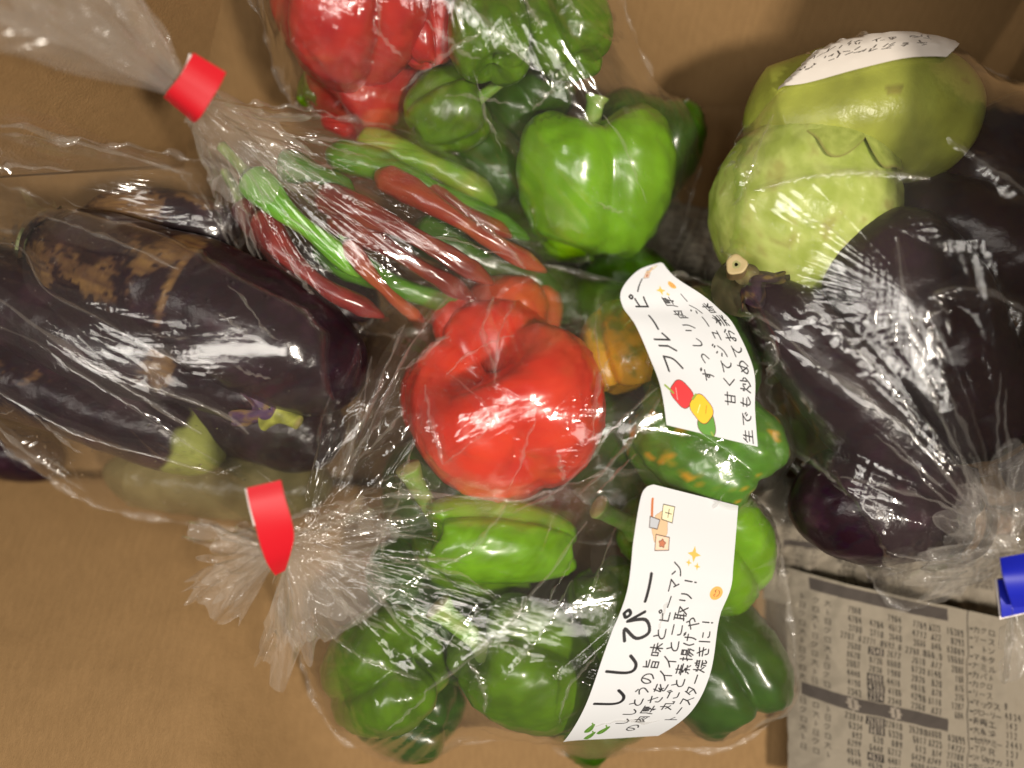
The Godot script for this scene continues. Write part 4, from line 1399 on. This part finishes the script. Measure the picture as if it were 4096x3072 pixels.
	part("gathered_neck", fan(spot(1215, 2090, -0.010), spot(1270, 2140, -0.008), [[1320, 1560, -0.035], [1400, 1400, -0.030], [1560, 1270, -0.026], [1690, 1330, -0.016], [1660, 1560, -0.012], [1720, 1800, -0.006], [1780, 1960, -0.010]], 6.0, 0.0048, 77.0, 0.3, 90, 240), M.film, o)

func shishi_bag() -> void:
	held = []
	pepper("bright green pepper lying across just below the large red one", Vector3(2010, 2170, -0.040), 190, 1.75, Vector3(-1, 0.25, -0.15), 0.3, 21, bright_green_skin, {"depth": 0.26, "stem": false})
	pepper("green pepper with a thick stem pointing up to the left of the front bag", Vector3(1900, 2230, -0.058), 220, 1.2, Vector3(-0.75, 0.45, -0.85), 0.5, 22, green_skin, {"stem_len": 1.5, "stem_w": 0.17})
	pepper("round green pepper at the lower left end of the front bag", Vector3(1530, 2680, -0.046), 275, 1.0, Vector3(0.6, 0.5, -0.4), 0.9, 23, green_skin, {"depth": 0.3, "stem": false, "lobes": 3})
	pepper("dark green pepper resting on the flap under the front bag's lower left end", Vector3(1600, 2830, -0.070), 230, 1.1, Vector3(0.9, 0.2, 0.3), 0.9, 33, deep_green_skin, {"depth": 0.3, "stem": false})
	pepper("broad green pepper with its stem to the left at the front of the front bag", Vector3(2130, 2660, -0.044), 300, 1.15, Vector3(-0.85, 0.45, -0.5), 1.9, 24, green_skin, {"depth": 0.28, "stem_len": 0.9, "stem_w": 0.15})
	pepper("green pepper behind the lower paper label near its top", Vector3(2830, 2200, -0.045), 290, 1.0, Vector3(-0.5, 0.4, -0.6), 1.1, 25, bright_green_skin, {"depth": 0.28, "stem": false})
	pepper("shaded green pepper right of the lower paper label near the newspaper", Vector3(2850, 2620, -0.056), 300, 1.05, Vector3(0.5, 0.2, 0.8), 1.1, 26, deep_green_skin, {"depth": 0.28, "stem": false})
	pepper("green pepper with a pale cut stem beside the lower paper label", Vector3(2640, 2130, -0.045), 170, 1.0, Vector3(-0.9, 0.35, -0.25), 1.1, 27, green_skin, {"stem_len": 1.2, "stem_w": 0.22})
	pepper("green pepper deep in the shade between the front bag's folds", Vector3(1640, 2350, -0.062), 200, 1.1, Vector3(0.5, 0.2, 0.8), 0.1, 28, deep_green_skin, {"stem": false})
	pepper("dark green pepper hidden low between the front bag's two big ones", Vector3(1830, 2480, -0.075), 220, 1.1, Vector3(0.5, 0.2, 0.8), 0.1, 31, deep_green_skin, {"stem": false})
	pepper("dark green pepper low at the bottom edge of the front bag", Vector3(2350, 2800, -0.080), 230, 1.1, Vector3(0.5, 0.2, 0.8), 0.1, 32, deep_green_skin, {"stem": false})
	pepper("green pepper under the middle of the lower paper label", Vector3(2500, 2500, -0.050), 250, 1.1, Vector3(0.5, 0.2, 0.8), 0.1, 29, green_skin, {"stem": false})
	var o := thing("clear_bag", "front clear bag of green peppers with the lower paper label and red tape", "plastic bag", "clear bags of vegetables")
	var line := ring_of([[1130, 2130, 0.006], [1220, 2050, 0.0], [1420, 2000, -0.015], [1700, 1975, -0.025], [2100, 1990, -0.03], [2430, 1890, -0.032], [2720, 1900, -0.04], [3010, 1980, -0.05], [3110, 2220, -0.062], [3160, 2520, -0.07], [3090, 2850, -0.078], [2880, 2985, -0.08], [2450, 2975, -0.08], [2050, 2950, -0.08], [1700, 2960, -0.078], [1420, 2970, -0.078], [1280, 2830, -0.076], [1200, 2620, -0.066], [1120, 2420, -0.04], [1110, 2250, 0.0]], 10, 61)
	var f := drape(line, 0.0022, 110, held)
	var patch := [[2244, 2930], [2327, 2786], [2409, 2609], [2504, 2381], [2535, 2153], [2567, 1960], [2960, 2010], [2940, 2254], [2925, 2360], [2880, 2482], [2830, 2660], [2740, 2786], [2611, 2900]]
	var keep: Array = [flat(patch.map(func(p): return [p[0], p[1], -0.004]))]
	var lines: Array = [
		crease([[2360, 2110, 0], [2180, 2330, 0], [2000, 2530, 0], [1860, 2650, 0], [1700, 2760, -0.01]], 0.0042, 0.0068), crease([[2290, 2330, 0], [2200, 2480, 0], [2020, 2720, 0]], 0.0042, 0.005),
		crease([[1270, 2520, -0.01], [1450, 2630, -0.01], [1690, 2700, -0.01]], 0.003, 0.005), crease([[1870, 2650, 0], [1930, 2760, 0], [1940, 2840, -0.01]], 0.003, 0.004),
		crease([[1270, 2370, 0], [1560, 2360, 0], [1660, 2420, 0]], 0.003, 0.004), crease([[1550, 2240, 0], [1750, 2260, 0]], 0.003, 0.004), crease([[2050, 2020, 0], [1900, 2200, 0], [1760, 2280, 0]], 0.0025, 0.004),
		crease([[2480, 2130, 0], [2350, 2400, 0], [2270, 2510, 0]], 0.004, 0.004), crease([[1300, 2050, 0], [1550, 2100, 0], [1800, 2060, 0]], 0.003, 0.004)]
	part("film", film(f, line, spot(2080, 2450, -0.01), spot(1140, 2190, 0), 29.0, {"amp": 1.1, "run": -0.95, "folds": 0.45, "long": 0.052, "short": 0.019, "high": 0.0031, "far": 0.065, "keep": keep, "lines": lines}), M.film, o)
	pinches(f, lines, o)
	rim_fold(f, line, o)
	more_pinches(f, spot(1140, 2190, 0), spot(2080, 2450, -0.01), 14, 12, -0.95, 55, o)
	part("inner_film", film(f, line, spot(2080, 2450, -0.01), spot(1140, 2190, 0), 429.0, {"amp": 1.0, "run": -0.7, "folds": 0.3, "long": 0.06, "short": 0.022, "lift": -0.0006, "nu": 360, "nv": 120, "keep": keep}), M.film, o)
	var lab := sheet(spots([[2244, 2913, -0.040], [2327, 2786, -0.022], [2409, 2609, -0.006], [2504, 2381, 0.002], [2535, 2153, 0.004], [2562, 1995, 0.002], [2584, 1950, 0.001], [2615, 1938, 0.0]]),
		spots([[2611, 2891, -0.046], [2732, 2786, -0.034], [2820, 2660, -0.020], [2871, 2482, -0.010], [2922, 2356, -0.006], [2934, 2254, -0.006], [2953, 2023, -0.010]]), 100, 40,
		func(u, v, p): return maxf(0.0, field(f, p.x, p.z) + 0.0012 - p.y))
	part("paper_label", lab, M.shishi, o)
	part("gathered_neck", fan(spot(1120, 2150, 0.012), spot(1150, 2240, 0.010), [[1420, 2000, 0.0], [1560, 2090, 0.004], [1600, 2230, 0.004], [1520, 2400, 0.004], [1380, 2540, 0.0], [1290, 2640, -0.01], [1200, 2700, -0.02], [1090, 2780, -0.035], [1030, 2640, -0.03]], 12.0, 0.0062, 2.0, 0.22, 90, 300), M.gather, o)
	part("gathered_neck", fan(spot(1120, 2160, 0.006), spot(1140, 2240, 0.004), [[1340, 2080, -0.012], [1440, 2260, -0.01], [1350, 2480, -0.015], [1230, 2600, -0.03], [1130, 2680, -0.04], [1060, 2580, -0.04]], 9.0, 0.0055, 52.0, 0.25, 80, 240), M.gather, o)
	part("bag_end", fan(spot(1110, 2240, 0.010), spot(1100, 2170, 0.012), [[960, 2500, -0.018], [870, 2500, -0.012], [800, 2420, -0.004], [735, 2390, 0.0], [735, 2310, 0.004]], 6.0, 0.0045, 12.0, 0.12), M.gather, o)
	part("bag_end", fan(spot(1110, 2230, 0.014), spot(1100, 2160, 0.016), [[730, 2170, 0.012], [745, 2110, 0.015], [790, 2070, 0.016], [880, 2110, 0.012], [980, 2090, 0.006]], 4.0, 0.0042, 19.0, 0.1), M.gather, o)
	part("bag_end", fan(spot(1110, 2235, 0.006), spot(1100, 2165, 0.008), [[900, 2440, -0.02], [820, 2330, -0.012], [815, 2210, -0.005], [930, 2080, -0.004]], 5.0, 0.0055, 41.0, 0.2), M.gather, o)
	var rows := [[988, 1952, 1124, 1920, 0.030], [1000, 2020, 1140, 1990, 0.031], [1022, 2100, 1166, 2080, 0.030], [1042, 2180, 1176, 2150, 0.027], [1068, 2250, 1160, 2220, 0.022], [1100, 2300, 1140, 2280, 0.014]]
	flag(rows, M.red_tape, o)
	lining([[980, 1956, 1118, 1924, 0.0285], [994, 2024, 1134, 1994, 0.0295], [1014, 2104, 1150, 2084, 0.0285]], Vector3.ZERO, o)

func right_bag() -> void:
	held = []
	eggplant("large olive green eggplant at the top right under the paper label", [[2980, 560, -0.040], [3250, 470, -0.030], [3540, 440, -0.030], [3840, 540, -0.04]], 270, {"seed": 11.0, "fat": 0.15, "calyx": false, "mauve": 0.0, "bump": 0.018, "tone": Color(0.33, 0.36, 0.06), "scars": [[0.5, 1.6, 0.03, 0.06, 0.5], [0.75, 1.3, 0.03, 0.06, 0.5]]})
	green_eggplant()
	eggplant("dark eggplant whose cut stem rests by the pale green one", [[2990, 1110, -0.020], [3180, 1320, -0.022], [3400, 1580, -0.022], [3700, 1880, -0.030], [3850, 2050, -0.045]], 215, {"seed": 12.0, "fat": 0.3, "stem_len": 0.12, "stem_up": 1.2, "cap": 0.4, "stem_tone": Color(0.07, 0.06, 0.03), "mauve": 0.15})
	cut_end(spot(2945, 1058, 0.0), Vector3(-0.25, 1.0, -0.1), 42 * U)
	eggplant("big black eggplant running down the right side of the right bag", [[3990, 1830, -0.026], [3820, 1520, -0.018], [3630, 1190, -0.016], [3460, 880, -0.024]], 290, {"seed": 13.0, "fat": 0.15, "cap": 1.2, "stem_len": 0.5, "calyx_tone": Color(0.20, 0.12, 0.05), "mauve": 0.15})
	eggplant("dark eggplant with a brown calyx at the lower end of the right bag", [[3900, 2080, -0.036], [3680, 2060, -0.030], [3420, 2020, -0.030], [3190, 1900, -0.042]], 225, {"seed": 14.0, "fat": 0.3, "cap": 1.6, "calyx_tone": Color(0.13, 0.07, 0.03), "mauve": 0.9})
	eggplant("deep purple eggplant at the right edge above the blue tape", [[3940, 2010, -0.030], [4040, 1760, -0.020], [4190, 1480, -0.018], [4400, 1200, -0.03]], 185, {"seed": 15.0, "fat": 0.1, "cap": 1.3, "calyx_tone": Color(0.16, 0.09, 0.04), "mauve": 0.9})
	eggplant("shaded eggplant at the upper right edge beside the olive one", [[4400, 420, -0.05], [4150, 520, -0.044], [3950, 660, -0.044], [3800, 820, -0.05]], 200, {"seed": 16.0, "calyx": false, "mauve": 0.3, "scars": [[0.6, 1.6, 0.1, 0.4, 0.8]]})
	eggplant("nearly black eggplant filling the upper right edge under loose film", [[3560, 780, -0.050], [3850, 900, -0.034], [4150, 1050, -0.03], [4400, 1200, -0.03]], 230, {"seed": 17.0, "calyx": false, "mauve": 0.2})
	var o := thing("clear_bag", "clear bag of dark and pale green eggplants tied with blue tape", "plastic bag", "clear bags of vegetables")
	var line := ring_of([[2850, 900, -0.05], [2860, 720, -0.05], [2970, 500, -0.05], [3150, 330, -0.05], [3400, 245, -0.045], [3720, 250, -0.045], [4100, 350, -0.045], [4500, 600, -0.05], [4650, 1200, -0.05], [4500, 1750, -0.045], [4230, 2100, -0.02], [4090, 2200, 0.006], [3960, 2270, -0.02], [3800, 2370, -0.045], [3600, 2430, -0.06], [3440, 2270, -0.062], [3300, 2060, -0.055], [3160, 1830, -0.05], [3020, 1520, -0.048], [2910, 1250, -0.05], [2860, 1080, -0.05]], 9, 81)
	var f := drape(line, 0.0022, 120, held)
	var lines: Array = [
		crease([[2900, 1120, 0], [3060, 1260, 0], [3250, 1440, 0], [3450, 1600, 0], [3620, 1760, 0], [3780, 1990, -0.01]], 0.0032, 0.0055), crease([[3180, 1180, 0], [3290, 1300, 0], [3500, 1530, 0], [3620, 1700, 0]], 0.0045, 0.0055),
		crease([[3500, 980, 0], [3540, 1200, 0], [3620, 1500, 0], [3760, 1800, 0], [3900, 2060, 0]], 0.0045, 0.006), crease([[3690, 1270, 0], [3640, 1200, 0], [3800, 1180, 0], [3990, 1290, 0], [4020, 1400, 0]], 0.0045, 0.005),
		crease([[3700, 600, 0], [3900, 760, 0], [4100, 900, 0]], 0.0035, 0.005), crease([[3560, 1300, 0], [3660, 1260, 0]], 0.004, 0.004), crease([[3000, 1200, 0], [3120, 1400, 0], [3180, 1640, 0], [3330, 1960, -0.02]], 0.003, 0.004),
		crease([[2920, 1010, 0], [2960, 1240, 0], [3090, 1620, -0.01], [3260, 1900, -0.02], [3480, 2240, -0.03]], 0.0035, 0.005), crease([[3660, 1430, 0], [3720, 1600, 0], [3880, 1920, 0]], 0.004, 0.005),
		crease([[3020, 760, 0], [3300, 720, 0], [3620, 760, 0]], 0.003, 0.003), crease([[3080, 470, -0.01], [3020, 640, 0], [2960, 830, 0]], 0.0025, 0.003), crease([[3480, 2180, -0.02], [3700, 2220, -0.02], [3900, 2180, -0.01]], 0.003, 0.004)]
	part("film", film(f, line, spot(3600, 1280, -0.01), spot(4060, 2190, 0), 91.0, {"amp": 1.0, "run": 0.95, "folds": 0.35, "far": 0.07, "high": 0.0030, "long": 0.06, "short": 0.02, "lines": lines}), M.film, o)
	pinches(f, lines, o)
	rim_fold(f, line, o)
	more_pinches(f, spot(4060, 2190, 0), spot(3600, 1280, -0.01), 16, 8, 0.95, 56, o)
	part("inner_film", film(f, line, spot(3600, 1280, -0.01), spot(4060, 2190, 0), 491.0, {"amp": 1.0, "run": 1.2, "folds": 0.4, "lift": -0.0006, "nu": 360, "nv": 120}), M.film, o)
	part("gathered_neck", fan(spot(4040, 2160, 0.014), spot(4110, 2220, 0.012), [[4350, 1750, 0.008], [4180, 1700, 0.012], [4020, 1760, 0.012], [3880, 1880, 0.008], [3760, 2020, 0.0], [3680, 2180, -0.012], [3640, 2330, -0.025], [3760, 2380, -0.03]], 11.0, 0.0058, 6.0, 0.3, 90, 280), M.gather, o)
	part("gathered_neck", fan(spot(4020, 2170, 0.016), spot(4100, 2230, 0.016), [[4230, 1880, 0.014], [4050, 1800, 0.014], [3900, 1960, 0.010], [3720, 2120, 0.002], [3560, 2260, -0.012], [3600, 2400, -0.03], [3760, 2400, -0.02]], 6.0, 0.0060, 66.0, 0.3, 80, 240), M.gather, o)
	part("bag_end", fan(spot(4030, 2300, 0.012), spot(4120, 2280, 0.014), [[3960, 2700, 0.0], [4020, 2740, 0.004], [4110, 2700, 0.008], [4220, 2680, 0.008], [4320, 2600, 0.008]], 7.0, 0.0048, 15.0, 0.15), M.gather, o)
	part("bag_end", fan(spot(4030, 2300, 0.008), spot(4120, 2290, 0.010), [[3985, 2560, -0.004], [4050, 2660, -0.002], [4140, 2640, 0.0], [4260, 2600, 0.002]], 6.0, 0.005, 35.0, 0.25), M.gather, o)
	flag([[4000, 2232, 4150, 2205, 0.020], [4010, 2300, 4160, 2290, 0.024], [4030, 2370, 4180, 2360, 0.023], [4050, 2430, 4190, 2420, 0.018]], M.blue_tape, o)
	flag([[3990, 2320, 4130, 2300, 0.014], [4000, 2400, 4140, 2390, 0.015], [4006, 2470, 4140, 2440, 0.014]], M.blue_tape, o)
	lining([[3979, 2316, 4120, 2296, 0.0125], [3990, 2404, 4130, 2390, 0.0135], [3998, 2478, 4130, 2448, 0.0125]], Vector3.ZERO, o)
	# paper label seen along its face at the far side of the bag
	var lab := sheet(spots([[3030, 415, -0.028], [3170, 390, -0.018], [3380, 330, -0.012], [3560, 290, -0.012], [3710, 285, -0.014]]), spots([[3040, 400, -0.034], [3210, 275, -0.036], [3340, 238, -0.034], [3560, 226, -0.034], [3745, 243, -0.034]]), 60, 20,
		func(u, v, p): return maxf(0.0, field(f, p.x, p.z) + 0.0016 - p.y))
	part("paper_label", lab, M.worn, o)

func cut_end(at: Vector3, dir: Vector3, R: float) -> void:
	# the cut face of a stem: a tan rind round a green core
	var host: Node3D = get_node("eggplant_%03d" % (int(used["eggplant"]) - 1))
	var b := axes(dir)
	var P := PackedVector3Array()
	var C := PackedColorArray()
	for row in [[0.0, 0.0, 0], [0.35, -0.02, 0], [0.42, 0.0, 1], [0.80, 0.05, 1], [0.97, 0.0, 1], [1.0, -0.15, 2], [0.92, -0.9, 2], [1.0, -2.6, 2]]:
		for i in 28:
			var a := TAU * i / 28
			var k := 1.0 + 0.07 * sin(a * 3.0) + 0.04 * sin(a * 5.0 + 1.0)
			P.append(at + b * (Vector3(cos(a) * row[0] * k, row[1], sin(a) * row[0] * k) * R))
			C.append([Color(0.34, 0.33, 0.13), Color(0.50, 0.39, 0.19), Color(0.20, 0.14, 0.06)][row[2]])
	part("stem", lattice(P, 28, 8, true, C), M.stem, host)

func green_eggplant() -> void:
	# a round pale green eggplant with a leafy calyx on its far side
	var o := thing("eggplant", "round pale yellow green eggplant with mottled skin in the right bag", "eggplant")
	var c := spot(3210, 830, -0.040)
	var R := 372 * U * 1.1
	var b := axes(Vector3(0.30, 0.55, -0.80), 0.4)
	var nu := 110
	var nv := 80
	var P := PackedVector3Array()
	var C := PackedColorArray()
	for j in nv:
		var f := PI * j / (nv - 1)
		for i in nu:
			var a := TAU * i / nu
			var k := 1.0 + 0.05 * sin(a * 2.0 + 0.6) + 0.03 * sin(a * 3.0 + f * 2.0)
			var d := Vector3(cos(a) * sin(f), cos(f) * 1.02, sin(a) * sin(f))
			k += 0.02 * absf(nz.get_noise_2d(a * 45.0, f * 14.0)) + 0.02 * nz.get_noise_3d(d.x * 60, d.y * 60, d.z * 60)
			P.append(c + b * (d * R * k))
			var n := nz.get_noise_3d(d.x * 55 + 7, d.y * 55, d.z * 55)
			var n2 := nz.get_noise_3d(d.x * 190, d.y * 190, d.z * 190)
			var col := Color(0.38, 0.47, 0.085).lerp(Color(0.55, 0.63, 0.18), clampf(0.5 + 1.2 * n + 0.5 * n2, 0, 1))
			col = col.lerp(Color(0.30, 0.22, 0.06), ss(0.26, 0.6, n - 0.25 * n2) * 0.5)
			C.append(col)
	var m := lattice(P, nu, nv, true, C)
	part("skin", m, M.eggplant, o)
	hold(m)
	P = PackedVector3Array()
	C = PackedColorArray()
	for j in 40:
		for i in nu:
			var a := TAU * i / nu
			var s := float(j) / 39.0
			var f := s * (0.46 + 0.30 * pow(absf(sin(a * 2.5)), 0.8) + 0.05 * sin(a * 9.0))
			var k := 1.02 + 0.02 * ss(0.75, 1.0, s)
			var d := Vector3(cos(a) * sin(f), cos(f) * 1.02, sin(a) * sin(f))
			P.append(c + b * (d * R * k))
			var n := nz.get_noise_3d(d.x * 150, d.y * 150, d.z * 150)
			C.append(Color(0.34, 0.42, 0.07).lerp(Color(0.52, 0.60, 0.14), clampf(0.5 + n, 0, 1)).lerp(Color(0.26, 0.19, 0.07), ss(0.94, 1.0, s) * 0.7))
	var cm := lattice(P, nu, 40, true, C)
	part("calyx", cm, M.stem, o)
	hold(cm)

func newspapers() -> void:
	var o := thing("newspaper_sheet", "crumpled newspaper page of share prices at the lower right corner", "newspaper", "newspaper lining the box")
	var k := func(zx: float, zy: float, h: float): return [2996.0 + zx * 0.5726, 2122.0 + zy * 0.5726, h]
	var bump := func(u, v, p): return 0.0035 * nz.get_noise_2d(p.x * 330 + 40, p.z * 330) + 0.0015 * nz.get_noise_2d(p.x * 1500, p.z * 1500) - 0.014 * pow(1.0 - v, 8.0)
	# the page: v runs across the columns, u down the page
	var m := page(spots([k.call(330, 300, -0.066), k.call(330, 900, -0.064), k.call(330, 1850, -0.060)]), spots([k.call(2050, 672, -0.060), k.call(2050, 1272, -0.058), k.call(2050, 2222, -0.056)]), bump)
	part("page", m, M.news, o)
	var q := thing("newspaper_sheet", "dark crumpled newspaper in the gap between the back bag and the fruit pepper bag", "newspaper", "newspaper lining the box")
	var bump2 := func(u, v, p): return 0.010 * nz.get_noise_2d(p.x * 420 + 90, p.z * 420) + 0.004 * nz.get_noise_2d(p.x * 1300, p.z * 1300)
	part("page", page(spots([[2050, 650, -0.112], [1900, 900, -0.114], [1950, 1350, -0.114]]), spots([[3150, 900, -0.114], [3050, 1200, -0.113], [3000, 1500, -0.112]]), bump2), M.news, q)
	var r := thing("newspaper_sheet", "crumpled newspaper under the round end of the right bag", "newspaper", "newspaper lining the box")
	part("page", page(spots([[3050, 1900, -0.086], [3080, 2100, -0.084], [3060, 2400, -0.082]]), spots([[4400, 2000, -0.086], [4400, 2300, -0.084], [4400, 2560, -0.080]]), bump2), M.news, r)

func page(left: PackedVector3Array, right: PackedVector3Array, lift: Callable) -> ArrayMesh:
	# as sheet, with the print's x from left to right
	var L := even(left, 110)
	var R := even(right, 110)
	var P := PackedVector3Array()
	for j in 110:
		for i in 110:
			var v := float(i) / 109
			var p := L[j].lerp(R[j], v)
			p.y += lift.call(float(j) / 109, v, p)
			P.append(p)
	var m := lattice(P, 110, 110, false, PackedColorArray(), true, false)
	var A := m.surface_get_arrays(0)
	var T: PackedVector2Array = A[Mesh.ARRAY_TEX_UV]
	for i in T.size():
		T[i] = Vector2(T[i].y, T[i].x)
	A[Mesh.ARRAY_TEX_UV] = T
	var out := ArrayMesh.new()
	out.add_surface_from_arrays(Mesh.PRIMITIVE_TRIANGLES, A)
	return out
